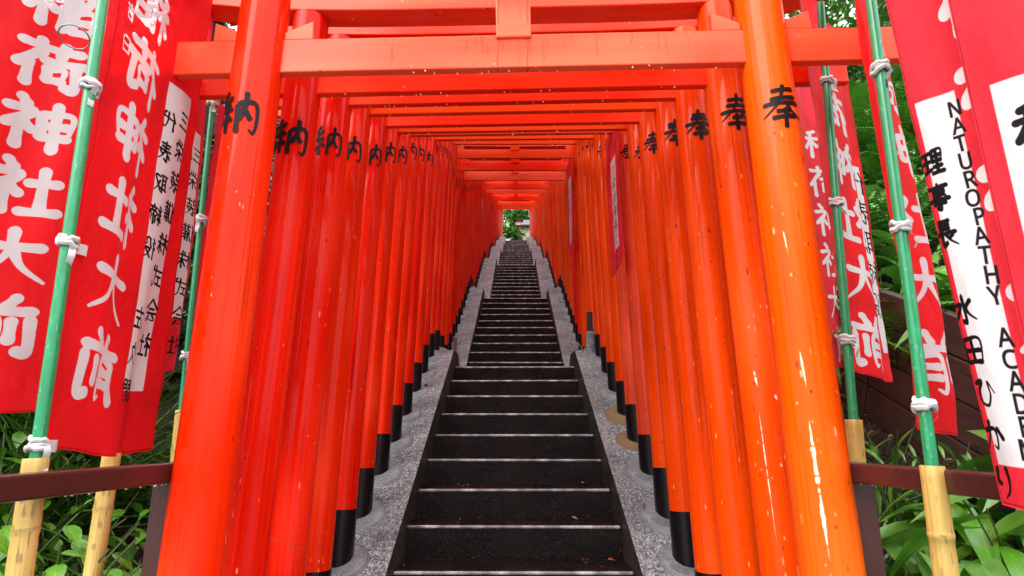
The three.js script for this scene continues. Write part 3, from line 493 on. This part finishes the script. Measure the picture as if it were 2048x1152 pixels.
banner({ seed: 16, a: [1.05, 1.83], b: [1.39, 2.14], bottom: 0.2, top: 1.6, red: RED, mirror: true, main: '稲荷神社大前', mainX: 0.52, mainTop: 1.39, pitch: 0.215, bold: 23, strips: [{ x0: 0.04, x1: 0.18, top: 1.02, bottom: 0.3, cols: [{ text: '代表取締役', x: 0.11, top: 0.95, pitch: 0.12, size: 0.1, wide: 0.8, bold: 7 }] }], wave: 0.018, sag: 0.02, poleX: lean(1.025, 0.032, -0.057), poleZ: 1.8, loops: [0.27, 0.73, 1.18], label: 'red banner with mirrored characters, tied to the pole beside the right front pillar' });
banner({ seed: 17, a: [1.14, 2.32], b: [1.5, 2.6], bottom: 0.29, top: 1.65, red: ROSE, main: '稲荷神社大前', mainX: 0.93, mainTop: 1.34, pitch: 0.19, small: '日', smallX: 0.5, smallTop: 1.37, wave: 0.018, loops: [0.4], label: 'red banner just behind the right front pillar, its left part hidden' });
banner({ seed: 18, a: [1.0, 0.77], b: [0.802, 1.1], bottom: -0.085, top: 1.6, red: ROSE, mirror: true, main: '稲荷神社大前', mainX: 0.43, mainTop: 1.04, pitch: 0.2, bold: 27, white: 'rgb(228,224,222)', strips: [{ x0: 0.035, x1: 0.225, top: 0.66, bottom: -0.02, cols: [{ text: '理事長 水田ひかり', x: 0.05, top: 0.53, pitch: 0.072, size: 0.056, bold: 7 }, { text: 'NATUROPATHY ACADEMY', x: 0.205, top: 0.622, pitch: 0.0362, size: 0.044 }] }], wave: 0.02, sweep: 0.06, billow: 0.004, sag: 0.03, label: 'wet red banner with black lettering on a white strip, nearest on the right' });
banner({ seed: 19, a: [1.09, 0.67], b: [0.806, 0.93], bottom: -0.1, top: 1.6, red: ROSE, mirror: true, strips: [{ x0: 0.08, x1: 0.6, top: 0.6, bottom: -0.05, cols: [{ text: '稲荷神社', x: 0.24, top: 0.5, pitch: 0.17, size: 0.11, bold: 11 }] }], wave: 0.014, sweep: 0.012, label: 'red banner with a broad white panel at the right picture edge' });
// narrow banners inside the tunnel
const slim = (a, b, bottom, top, seed, label) => banner({ seed, a, b, bottom, top, red: ROSE, mirror: seed % 2 > 0, strips: [{ x0: 0.3, x1: 0.72, top: top - 0.25, bottom: bottom + 0.14, cols: [{ text: '三栄装備株式会社', x: 0.5, top: top - 0.34, pitch: 0.1, size: 0.09, bold: 8 }] }], wave: 0.004, loops: [], label });
slim([0.705, 3.55], [0.69, 3.95], 1.06, 2.1, 21, 'narrow red banner among the right pillars, the nearer of two there');
slim([0.712, 6.5], [0.695, 6.95], 2.1, 3.3, 22, 'narrow red banner among the right pillars, farther up by the landing');
slim([-0.66, 12.1], [-0.7, 12.5], 4.4, 5.3, 23, 'narrow red banner far up among the left pillars');

// ---------- retaining wall on the right ----------
const wallMat = std({ map: colTex(noiseCanvas(256, 128, (u, v) => { const a = vnoise(u * 8, v * 50, 8, 50, 91), b = vnoise(u * 6, v * 6, 6, 6, 92), k = 0.03 + 0.018 * a + 0.02 * (b - 0.5); return [k * 1.45, k * 0.9, k * 0.72]; })), roughness: 0.45, bumpMap: beamBump, bumpScale: 0.0015 });
{
  const W = base('retaining_wall', 1.69, 0, -2.6), slope = Math.atan(0.477);
  const board = plank(1.14, 0.148, 0.05, 0.006), boltG = new THREE.SphereGeometry(0.008, 10, 6); boltG.scale(1, 1, 0.6);
  for (let c = 0; c < 4; c++) for (let k = 0; k < 4; k++) {
    const s = (c - 1) * 1.15, up = k * 0.153 - 0.1, L = part('board', board, wallMat, W);
    const zc = 2.25 + s * Math.cos(slope) - up * Math.sin(slope), hc = -0.08 + 0.06 + s * Math.sin(slope) + up * Math.cos(slope);
    L.position.set(rr(-0.003, 0.003), hc + EYE, -(zc - 2.6)); L.rotation.order = 'YXZ'; L.rotation.set(0, Math.PI / 2, slope);
    for (const bx of [-0.53, 0.53]) for (const by of [-0.04, 0.04]) { const b = part('bolt', boltG, M.bolt, L); b.position.set(bx, by, -0.026); }
  }
  tag(W, 'brown plank retaining wall with bolts on the slope at the right', 'retaining wall');
}

// ---------- plants ----------
function leafGeo(L, Wd, bend, fold, n = 5, pointy = 1) {   // leaf along +z, face up, arching down by bend
  const pos = [], idx = [], uv = [];
  for (let i = 0; i <= n; i++) {
    const t = i / n, w = Wd / 2 * Math.pow(Math.sin(Math.PI * Math.pow(t * 0.985 + 0.012, 0.8)), pointy), y = -bend * L * t * t, z = L * t * (1 - 0.25 * bend * t);
    pos.push(-w, y + fold * w, z, 0, y, z, w, y + fold * w, z); uv.push(0, t, 0.5, t, 1, t);
    if (i < n) for (const k of [0, 1]) { const a = i * 3 + k; idx.push(a, a + 3, a + 1, a + 1, a + 3, a + 4); }
  }
  const g = new THREE.BufferGeometry(); g.setAttribute('position', new THREE.Float32BufferAttribute(pos, 3)); g.setAttribute('uv', new THREE.Float32BufferAttribute(uv, 2)); g.setIndex(idx); g.computeVertexNormals(); return g;
}
const leafMap = (c, seed) => colTex(noiseCanvas(64, 128, (u, v) => { const rib = Math.exp(-Math.pow((u - 0.5) / 0.03, 2)), vein = 0.5 + 0.5 * Math.sin((v * 26 + Math.abs(u - 0.5) * 14) * 3.14), n = vnoise(u * 6, v * 9, 6, 9, seed), k = 0.75 + 0.4 * n + 0.1 * vein + 0.5 * rib; return [c[0] * k, c[1] * k, c[2] * k]; }));
const leafMat = (c, seed, tr = 0.25) => phy({ map: leafMap(c, seed), roughness: 0.28, side: THREE.DoubleSide, transmission: tr, thickness: 0 });
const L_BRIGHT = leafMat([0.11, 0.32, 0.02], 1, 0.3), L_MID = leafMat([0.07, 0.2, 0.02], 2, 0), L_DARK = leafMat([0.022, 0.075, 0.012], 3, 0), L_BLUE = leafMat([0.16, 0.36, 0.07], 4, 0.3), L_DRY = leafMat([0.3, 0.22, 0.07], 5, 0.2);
const stemMat = std({ color: lin(0.05, 0.08, 0.02), roughness: 0.6 }), barkMat = std({ map: colTex(noiseCanvas(128, 256, (u, v) => { const a = vnoise(u * 30, v * 8, 30, 8, 95), k = 0.03 + 0.05 * a * a; return [k * 1.15, k, k * 0.8]; }), 2, 3), roughness: 0.8, bumpMap: rep(pillarBump, 3, 2), bumpScale: 0.01 });
const E1 = new THREE.Euler(), Q1 = new THREE.Quaternion();
function tube(pts, r0, r1 = r0, seg = 8, rad = 6) {
  const c = new THREE.CatmullRomCurve3(pts), g = new THREE.TubeGeometry(c, seg, 1, rad), p = g.attributes.position, n = g.attributes.normal;
  for (let i = 0; i < p.count; i++) { const k = Math.floor(i / (rad + 1)) / seg, r = lerp(r0, r1, k); p.setXYZ(i, p.getX(i) + n.getX(i) * (r - 1), p.getY(i) + n.getY(i) * (r - 1), p.getZ(i) + n.getZ(i) * (r - 1)); }
  return g;
}
function leafPlant(name, { stems, hgt, leaves, lens, geos, mat, spread, seed, tilt = [0.1, 0.9] }) {
  const r = rng(seed), g = new THREE.Group(); g.name = name; const st = [];
  for (let s = 0; s < stems; s++) {
    const a = r() * 6.283, lean = spread * (0.4 + 0.6 * r()), H = hgt * (0.75 + 0.4 * r()), tip = new THREE.Vector3(Math.cos(a) * lean, H, Math.sin(a) * lean), mid = new THREE.Vector3(tip.x * 0.35, H * 0.6, tip.z * 0.35);
    const pts = [new THREE.Vector3(Math.cos(a) * 0.02, 0, Math.sin(a) * 0.02), mid, tip], c = new THREE.CatmullRomCurve3(pts);
    st.push(tube(pts, 0.005, 0.002, 6, 5));
    for (let k = 0; k < leaves; k++) {
      const t = lerp(0.35, 1, (k + 0.5 * r()) / leaves), p = c.getPoint(Math.min(1, t)), m = part('leaf', geos[Math.floor(r() * geos.length)], mat, g), ls = rr(lens[0], lens[1], r);
      m.position.copy(p); m.scale.setScalar(ls); E1.set(rr(-tilt[1], -tilt[0], r) + 0.5, k * 2.4 + r() * 1.2, rr(-0.4, 0.4, r), 'YXZ'); m.quaternion.setFromEuler(E1);
    }
  }
  part('stem', mergeGeometries(st), stemMat, g); return g;
}
function plantAt(proto, name, x, z, turn, s, label, category, group, dy = 0) {
  const o = proto.clone(); o.name = numbered(name); scene.add(o); o.position.copy(V(x, terrain(x, z) + dy, z)); o.rotation.y = turn; o.scale.setScalar(s); tag(o, label, category, group); return o;
}
// left: bright broadleaf shrubs under the railing
const ovate = [leafGeo(1, 0.52, 0.3, 0.18, 6, 0.9), leafGeo(1, 0.6, 0.5, 0.12, 6, 0.9), leafGeo(1, 0.48, 0.15, 0.3, 6, 0.9)];
const shrubP = [0, 1, 2].map((k) => leafPlant('leafy_shrub', { stems: 9, hgt: 0.5, leaves: 9, lens: [0.04, 0.075], geos: ovate, mat: k === 2 ? L_MID : L_BRIGHT, spread: 0.28, seed: 40 + k, tilt: [-0.1, 0.5] }));
[[-1.36, 1.72, 0, 1.0], [-1.58, 1.9, 1, 1.1], [-1.2, 1.78, 1, 0.9], [-1.46, 2.08, 0, 1.0], [-1.3, 2.0, 2, 0.95], [-1.14, 1.52, 0, 0.8], [-1.75, 2.1, 2, 1.1], [-1.24, 1.56, 1, 0.85], [-1.42, 1.62, 0, 0.85], [-1.3, 1.62, 2, 1.1], [-1.5, 1.78, 0, 1.2], [-1.2, 1.92, 0, 1.1], [-1.4, 1.92, 1, 1.2], [-1.66, 2.0, 0, 1.15], [-1.12, 1.7, 1, 1.05], [-1.26, 1.7, 0, 1.15]].forEach(([x, z, k, s], i) => plantAt(shrubP[k], 'leafy_shrub', x, z, i * 1.7, s * 1.12, 'green leafy shrub among others under the left railing', 'shrub', 'leafy shrubs below the left railing'));
// left: long dark sedge
function sedge(seed, n, L, mat) {
  const r = rng(seed), list = [];
  for (let k = 0; k < n; k++) { const b = leafGeo(L * rr(0.6, 1.1, r), 0.012 * rr(0.7, 1.5, r), rr(0.15, 0.75, r), 0.4, 7, 0.6); b.rotateX(-rr(0.55, 1.35, r)); b.rotateY(r() * 6.283); b.translate(rr(-0.06, 0.06, r), 0, rr(-0.06, 0.06, r)); list.push(b); }
  const g = new THREE.Group(); g.name = 'grass_clump'; part('blades', mergeGeometries(list), mat, g); return g;
}
const sedges = [sedge(50, 90, 0.9, L_MID), sedge(51, 90, 1.0, L_DARK), sedge(52, 70, 0.8, L_DARK), sedge(53, 50, 0.7, L_DRY)];
{ const r = rng(54); for (let k = 0; k < 44; k++) { const z = rr(2.0, 4.4, r), x = -Math.max(1.75, 0.85 * z * rr(0.75, 1.25, r)); plantAt(sedges[r() < 0.1 ? 3 : Math.floor(r() * 3)], 'grass_clump', x, z, r() * 6, rr(0.8, 1.15, r), 'dark long bladed grass clump on the left bank behind the banners', 'grass clump', 'grass clumps on the left bank'); } }
// left: one palm-like fan and fern
function fern(seed, fronds, L, mat) {
  const r = rng(seed), g = new THREE.Group(); g.name = 'fern'; const kinds = [];
  for (let q = 0; q < 3; q++) {
    const list = [], n = 20, bend = rr(0.35, 0.7, r);
    for (let i = 1; i < n; i++) { const t = i / n, y = L * (0.75 * t - bend * t * t), z = L * t * 0.85, pl = L * 0.2 * Math.sin(Math.PI * Math.pow(t, 0.6)) + 0.008; for (const s of [-1, 1]) { const p = leafGeo(pl, L * 0.036, 0.25, 0.2, 3, 0.7); p.rotateY(s * 1.25); p.translate(0, y, z); list.push(p); } }
    list.push((() => { const a = [0, 0.5, 1].map((t) => new THREE.Vector3(0, L * (0.75 * t - bend * t * t), L * t * 0.85)); return tube(a, 0.003, 0.001, 6, 4); })());
    kinds.push(mergeGeometries(list));
  }
  for (let k = 0; k < fronds; k++) { const f = part('frond', kinds[k % 3], mat, g); f.rotation.set(rr(-0.4, 0.25, r), k / fronds * 6.283 + rr(-0.3, 0.3, r), rr(-0.2, 0.2, r), 'YXZ'); f.scale.setScalar(rr(0.75, 1.1, r)); }
  return g;
}
const ferns = [fern(60, 9, 0.55, L_BRIGHT), fern(61, 8, 0.5, L_BLUE), fern(62, 9, 0.6, L_MID)];
{ const r = rng(63); for (let k = 0; k < 84; k++) { const z = rr(2.5, 7.2, r), x = k < 44 ? Math.max(1.8, 0.68 * z + rr(-0.4, 0.35, r)) : rr(1.85, 4.6, r); plantAt(ferns[Math.floor(r() * 3)], 'fern', x, z, r() * 6, rr(0.7, 1.2, r), 'bright green fern among many on the slope above the plank wall', 'fern', 'ferns on the right slope'); } }
plantAt(ferns[2], 'fern', -1.62, 2.75, 0.4, 1.3, 'feathery green fern below the small red banner at the left front pillar', 'fern');
// right: broad lance-leaved plants at the bottom corner and on the wall
const lance = [leafGeo(1, 0.24, 0.45, 0.25, 9, 0.85), leafGeo(1, 0.28, 0.25, 0.2, 9, 0.85), leafGeo(1, 0.22, 0.7, 0.3, 9, 0.85)];
const gingerP = [0, 1].map((k) => leafPlant('broadleaf_plant', { stems: 4, hgt: 0.42, leaves: 6, lens: [0.24, 0.4], geos: lance, mat: k ? L_BLUE : L_BRIGHT, spread: 0.2, seed: 70 + k, tilt: [0.2, 1.1] }));
[[1.12, 1.62, 0, 1], [1.24, 1.8, 1, 1.1], [1.36, 1.7, 0, 1.1], [1.16, 1.98, 1, 0.9], [1.42, 1.95, 0, 1], [1.06, 1.45, 1, 0.9], [1.22, 1.5, 0, 1.0], [1.55, 1.75, 1, 1]].forEach(([x, z, k, s], i) => plantAt(gingerP[k], 'broadleaf_plant', x, z, i * 2.1, s, 'wet plant with broad pointed leaves below the right railing', 'plant', 'broadleaf plants below the right railing'));
[[1.9, 2.75, 0], [2.0, 3.1, 1], [1.86, 2.4, 0], [2.1, 3.5, 0]].forEach(([x, z, k], i) => plantAt(gingerP[k], 'broadleaf_plant', x, z, i * 1.3, 0.85, 'broad leaved green plant growing on top of the plank wall', 'plant', 'broadleaf plants on top of the plank wall'));
// right: small bamboo grass in front of the wall
const blade = [leafGeo(1, 0.13, 0.5, 0.2, 5, 0.8), leafGeo(1, 0.16, 0.25, 0.25, 5, 0.8)];
const sasa = [0, 1].map((k) => leafPlant('bamboo_grass', { stems: 6, hgt: 0.42, leaves: 8, lens: [0.08, 0.16], geos: blade, mat: k ? L_BLUE : L_MID, spread: 0.26, seed: 80 + k, tilt: [-0.5, 0.6] }));
[[1.45, 2.35], [1.5, 2.7], [1.35, 2.5], [1.58, 3.0], [1.3, 2.2], [1.55, 2.15], [1.42, 2.9], [1.5, 2.0], [1.25, 2.42], [1.38, 2.05]].forEach(([x, z], i) => plantAt(sasa[i % 2], 'bamboo_grass', x, z, i * 1.9, i % 3 ? 0.75 : 1, 'small bamboo grass with thin leaves in front of the plank wall', 'plant', 'bamboo grass by the plank wall'));
// grass tufts beside the sleeves
function tuft(seed, n, L) { const g = sedge(seed, n, L, L_BRIGHT); g.name = 'grass_tuft'; return g; }
const tf = tuft(90, 9, 0.16);
for (const [x, z, s, lb] of [[0.735, 2.5, 1, 'fresh grass tuft beside the black sleeve at lower right'], [0.8, 2.22, 0.9, 'fresh grass tuft in front of the second right pillar base'], [0.72, 6.02, 0.9, 'grass tuft at the black sleeves by the first landing']]) { const o = tf.clone(); o.name = numbered('grass_tuft'); scene.add(o); o.position.copy(V(x, kerbH(z) + 0.005, z)); o.scale.setScalar(s); o.rotation.y = z * 3; tag(o, lb, 'grass tuft'); }
// ground cover on both banks
function cover(name, mat, n, seed, xr, zr, sc, label) {
  const r = rng(seed), geo = ovate[1], im = new THREE.InstancedMesh(geo, mat, n), mtx = new THREE.Matrix4(), p = new THREE.Vector3(), s = new THREE.Vector3();
  for (let i = 0; i < n; i++) { const x = rr(xr[0], xr[1], r), z = rr(zr[0], zr[1], r), k = rr(sc[0], sc[1], r); p.copy(V(x, terrain(x, z) + rr(0.01, 0.14, r), z)); E1.set(rr(-0.7, 0.6, r), r() * 6.28, rr(-0.6, 0.6, r)); s.setScalar(k); im.setMatrixAt(i, mtx.compose(p, Q1.setFromEuler(E1), s)); }
  im.name = name; im.castShadow = im.receiveShadow = true; scene.add(im); tag(im, label, 'ground cover', null, 'stuff');
}
cover('ground_cover', L_BLUE, 15000, 95, [1.76, 6], [1.8, 9], [0.05, 0.12], 'low green leaves covering the slope above the plank wall');
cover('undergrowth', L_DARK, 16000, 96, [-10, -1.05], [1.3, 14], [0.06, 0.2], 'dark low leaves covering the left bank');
cover('leaf_litter', L_DRY, 900, 97, [1.02, 1.66], [1.4, 4], [0.02, 0.05], 'fallen dry leaves on the soil before the plank wall');

// ---------- trees ----------
function tree(x, z, H, crownR, seed, mat, label, group, hc = 0.62, n = 5200, ls = [0.1, 0.22], bare = 0.35) {
  const r = rng(seed), gnd = terrain(x, z), g = base('tree', x, gnd + EYE - 0.1, -z), geos = [], crown = [];
  const sway = new THREE.Vector3(rr(-0.4, 0.4, r), 0, rr(-0.4, 0.4, r)), tp = [0, 0.35, 0.7, 1].map((t) => new THREE.Vector3(sway.x * t * t, H * 0.92 * t, sway.z * t * t));
  geos.push(tube(tp, H * 0.022 + 0.03, 0.03, 10, 9));
  const clumps = [];
  for (let k = 0; k < 16; k++) {
    const t = rr(bare, 0.95, r), a = k * 2.4 + r(), R = crownR * rr(0.45, 1, r) * (1.15 - 0.6 * Math.abs(t - 0.6)), s = new THREE.Vector3(sway.x * t * t, H * 0.92 * t, sway.z * t * t), e = s.clone().add(new THREE.Vector3(Math.cos(a) * R, R * rr(0.1, 0.55, r), Math.sin(a) * R));
    geos.push(tube([s, s.clone().lerp(e, 0.5).add(new THREE.Vector3(0, R * 0.1, 0)), e], 0.035, 0.008, 5, 5)); clumps.push([e, crownR * rr(0.28, 0.5, r)], [s.clone().lerp(e, 0.6), crownR * rr(0.2, 0.4, r)]);
  }
  const lg = leafGeo(1, 0.5, 0.25, 0.2, 2, 0.8), src = lg.attributes.position, si = lg.index.array, pos = new Float32Array(n * src.count * 3), uv = new Float32Array(n * src.count * 2), idx = new Uint32Array(n * si.length), v = new THREE.Vector3();
  for (let i = 0; i < n; i++) {
    const [c, R] = clumps[Math.floor(r() * clumps.length)]; v.set(r() - 0.5, r() - 0.5, r() - 0.5).normalize().multiplyScalar(R * Math.cbrt(r())); v.y *= 0.7; v.add(c); const q = v.clone(), s = rr(ls[0], ls[1], r);
    E1.set(rr(-1, 1, r), r() * 6.28, rr(-1, 1, r)); Q1.setFromEuler(E1);
    for (let k = 0; k < src.count; k++) { v.fromBufferAttribute(src, k).multiplyScalar(s).applyQuaternion(Q1).add(q); pos.set([v.x, v.y, v.z], (i * src.count + k) * 3); uv.set([lg.attributes.uv.getX(k), lg.attributes.uv.getY(k)], (i * src.count + k) * 2); }
    for (let k = 0; k < si.length; k++) idx[i * si.length + k] = si[k] + i * src.count;
  }
  const cg = new THREE.BufferGeometry(); cg.setAttribute('position', new THREE.BufferAttribute(pos, 3)); cg.setAttribute('uv', new THREE.BufferAttribute(uv, 2)); cg.setIndex(new THREE.BufferAttribute(idx, 1)); cg.computeVertexNormals();
  part('trunk', mergeGeometries(geos), barkMat, g); part('crown', cg, mat, g); void hc; void crown;
  return tag(g, label, 'tree', group);
}
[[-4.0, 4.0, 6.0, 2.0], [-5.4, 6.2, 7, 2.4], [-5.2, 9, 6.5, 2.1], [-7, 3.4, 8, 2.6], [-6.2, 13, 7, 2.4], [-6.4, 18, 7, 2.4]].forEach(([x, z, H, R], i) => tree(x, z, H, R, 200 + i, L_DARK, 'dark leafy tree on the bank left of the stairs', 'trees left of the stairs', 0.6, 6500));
[[5.6, 7.2, 6.5, 2.6], [7.2, 9.6, 8, 3], [5.8, 13, 8, 2.4], [4.8, 17, 7, 2.3]].forEach(([x, z, H, R], i) => tree(x, z, H, R, 220 + i, i < 2 ? L_BLUE : L_MID, 'green leafy tree on the slope right of the stairs', 'trees right of the stairs', 0.6, 8000, [0.1, 0.22], i < 2 ? 0.08 : 0.35));
[[-1.6, 37, 9, 3], [1.6, 39, 10, 3.2], [4.2, 36, 8, 2.8], [-4.5, 36, 8, 2.8], [0.2, 45, 13, 4]].forEach(([x, z, H, R], i) => tree(x, z, H, R, 240 + i, i % 2 ? L_BRIGHT : L_BLUE, 'bright green tree in the garden beyond the stair top', 'trees beyond the stair top', 0.6, 13000, [0.14, 0.32], 0.1));

// ---------- the garden at the top ----------
{
  const bigP = leafPlant('large_leaf_shrub', { stems: 11, hgt: 1.25, leaves: 8, lens: [0.22, 0.42], geos: [ovate[0], lance[1]], mat: L_BRIGHT, spread: 0.65, seed: 99, tilt: [-0.2, 0.9] });
  for (const [x, z, s] of [[-0.25, 31.9, 1], [0.25, 32.4, 0.95], [-0.7, 32.6, 1.1], [0.0, 33.2, 1.25]]) plantAt(bigP, 'large_leaf_shrub', x, z, x * 9, s, 'bright green large leaved shrub framed by the last torii', 'shrub', 'shrubs framed by the last torii');
  const lamp = base('hanging_lantern', 0.33, 11.36 + EYE, -31.6), red = beamMat('vermilion', 0), paper = std({ color: lin(0.75, 0.72, 0.66), roughness: 0.9 }), dark = std({ color: lin(0.03, 0.03, 0.032), roughness: 0.5 });
  part('paper_shade', new THREE.BoxGeometry(0.2, 0.25, 0.2), paper, lamp).position.y = 0.16;
  for (const sx of [-1, 1]) for (const sz of [-1, 1]) part('frame_post', new THREE.BoxGeometry(0.026, 0.3, 0.026), red, lamp).position.set(sx * 0.11, 0.15, sz * 0.11);
  for (const y of [0.014, 0.295]) part('frame_rim', plank(0.26, 0.028, 0.26, 0.004), red, lamp).position.y = y;
  const roof = new THREE.ConeGeometry(0.36, 0.12, 4); roof.rotateY(Math.PI / 4); part('roof', roof, dark, lamp).position.y = 0.37;
  part('post', new THREE.CylinderGeometry(0.025, 0.03, 3.0, 10), dark, lamp).position.set(0, -1.5, -0.0);
  tag(lamp, 'small red framed lantern with dark roof above the shrubs at the stair top', 'lantern');
  const hs = base('garden_building', 1.15, terrain(1.15, 34) + EYE - 0.3, -34), y0 = 11.85 + EYE - hs.position.y, plaster = std({ color: lin(0.42, 0.38, 0.26), roughness: 0.85, bumpMap: aggBump, bumpScale: 0.004 }), slate = std({ color: lin(0.16, 0.18, 0.2), roughness: 0.4 });
  part('wall', new THREE.BoxGeometry(1.7, y0 + 0.35, 0.2), plaster, hs).position.y = (y0 + 0.35) / 2;
  const rf = plank(2.0, 0.9, 0.06, 0.01); rf.rotateX(-0.9); part('roof', rf, slate, hs).position.set(0, y0 + 0.6, 0);
  part('eaves_board', plank(2.0, 0.06, 0.08), dark, hs).position.set(0, y0 + 0.3, 0.36);
  const rail = tube([new THREE.Vector3(-0.65, y0 - 0.6, 0.5), new THREE.Vector3(-0.3, y0 - 0.1, 0.5), new THREE.Vector3(0.1, y0 + 0.35, 0.5)], 0.022); part('handrail', rail, M.rail, hs);
  tag(hs, 'beige walled building with grey roof right of the lantern at the top', 'building');
  const pav = base('pavilion_roof', -0.75, 11.3 + EYE, -35), pr = plank(1.9, 0.5, 0.06, 0.01, -0.2); pr.rotateX(-0.9); part('roof', pr, dark, pav).position.y = 0.6; for (const x of [-0.8, 0.8]) part('post', new THREE.BoxGeometry(0.1, 3, 0.1), barkMat, pav).position.set(x, -1.0, 0);
  tag(pav, 'dark roofed shelter left of the lantern at the stair top', 'shelter');
}

// ---------- small things on the stairs ----------
function fallen(x, z, n, s, mat, turn, label) { const [z0, t, h0, r] = FLIGHTS[0], m = part(numbered('fallen_leaf'), ovate[n], mat, scene), k = Math.floor((z - z0) / t); m.position.copy(V(x, h0 + r * k + 0.012 + s * 0.1, z)); m.scale.setScalar(s); m.rotation.set(0.25, turn, 0.1); tag(m, label, 'fallen leaf'); }
const L_RUST = leafMat([0.3, 0.09, 0.015], 8, 0.1);
const nz = (k) => 2.44 + 0.339 * k;
fallen(-0.1, nz(1) + 0.12, 0, 0.07, L_BRIGHT, 1.5, 'fresh green leaf lying near the middle of the lowest step');
fallen(0.42, nz(1) + 0.1, 1, 0.055, L_DRY, 2.3, 'yellow leaf at the right end of the lowest step');
fallen(0.47, nz(1) + 0.16, 1, 0.05, L_RUST, 0.7, 'rusty leaf beside the yellow leaf on the lowest step');
fallen(-0.46, nz(1) + 0.14, 2, 0.05, L_RUST, 0.3, 'rusty leaf at the left end of the lowest step');
fallen(0.5, nz(2) + 0.2, 0, 0.05, L_RUST, 1.9, 'brown leaf at the right end of the second step');
fallen(0.35, nz(3) + 0.24, 0, 0.04, L_DRY, 1.1, 'small yellowish leaf on the third step');
fallen(0.45, nz(4) + 0.22, 2, 0.05, L_DRY, 2.6, 'small brown leaf on the fourth step');
for (const [x, z, s, lb] of [[0.7, 3.4, 0.05, 'rusty leaf on the right kerb between black sleeves'], [-0.72, 4.9, 0.05, 'red leaf on the left kerb below the landing'], [0.68, 5.6, 0.045, 'red leaf on the right kerb near the granite post']]) { const m = part(numbered('fallen_leaf'), ovate[1], L_RUST, scene); m.position.copy(V(x, kerbH(z) + 0.035, z)); m.scale.setScalar(s); m.rotation.set(-0.3, z * 2, 0.1); tag(m, lb, 'fallen leaf'); }
{
  const r = rng(171), n = 420, im = new THREE.InstancedMesh(ovate[2], L_RUST, n), mt = new THREE.Matrix4(), c = new THREE.Color();
  for (let k = 0; k < n; k++) {
    const st = Math.floor(Math.pow(r(), 1.3) * 11), f = FLIGHTS[0], x = r() < 0.55 ? (r() < 0.5 ? -1 : 1) * rr(0.3, 0.58, r) : rr(-0.56, 0.56, r), z = f[0] + f[1] * (st + (r() < 0.7 ? rr(0.75, 0.98, r) : rr(0.1, 0.9, r)));
    E1.set(rr(-0.25, 0.25, r), r() * 6.28, rr(-0.4, 0.4, r)); im.setMatrixAt(k, mt.compose(V(x, f[2] + f[3] * st + 0.004, z), Q1.setFromEuler(E1), new THREE.Vector3().setScalar(rr(0.006, 0.024, r)))); im.setColorAt(k, c.setRGB(rr(0.3, 1, r), rr(0.3, 1, r), 0.6));
  }
  im.name = 'step_litter'; im.castShadow = im.receiveShadow = true; scene.add(im); tag(im, 'scraps of fallen leaf scattered over the lower steps', 'leaf litter', null, 'stuff');
}
{
  const gp = base('granite_post', 0.83, kerbH(5.72) + EYE - 0.05, -5.72 + 0.0), gm = std({ map: colTex(aggCanvas(1.9, 77), 1, 1), roughness: 0.6, bumpMap: aggBump, bumpScale: 0.003 });
  gp.position.x = 0.765; part('base', new THREE.CylinderGeometry(0.044, 0.047, 0.25, 20), gm, gp).position.y = 0.12; part('shaft', new THREE.CylinderGeometry(0.03, 0.03, 0.2, 18), M.kerbSide, gp).position.y = 0.34;
  tag(gp, 'short round granite post on the right kerb before the black sleeves', 'stone post');
  const wp = base('wooden_stake', -0.66, kerbH(6.6) + EYE - 0.05, -6.6), wg = plank(0.04, 0.36, 0.04, 0.005); part('stake', wg, std({ color: lin(0.14, 0.09, 0.06), roughness: 0.8 }), wp).position.y = 0.18;
  part('top_cut', plank(0.037, 0.012, 0.037, 0.003), M.woodEnd, wp).position.y = 0.365;
  tag(wp, 'weathered wooden stake on the left kerb beside the first landing', 'stake');
}
renderer.render(scene, camera);
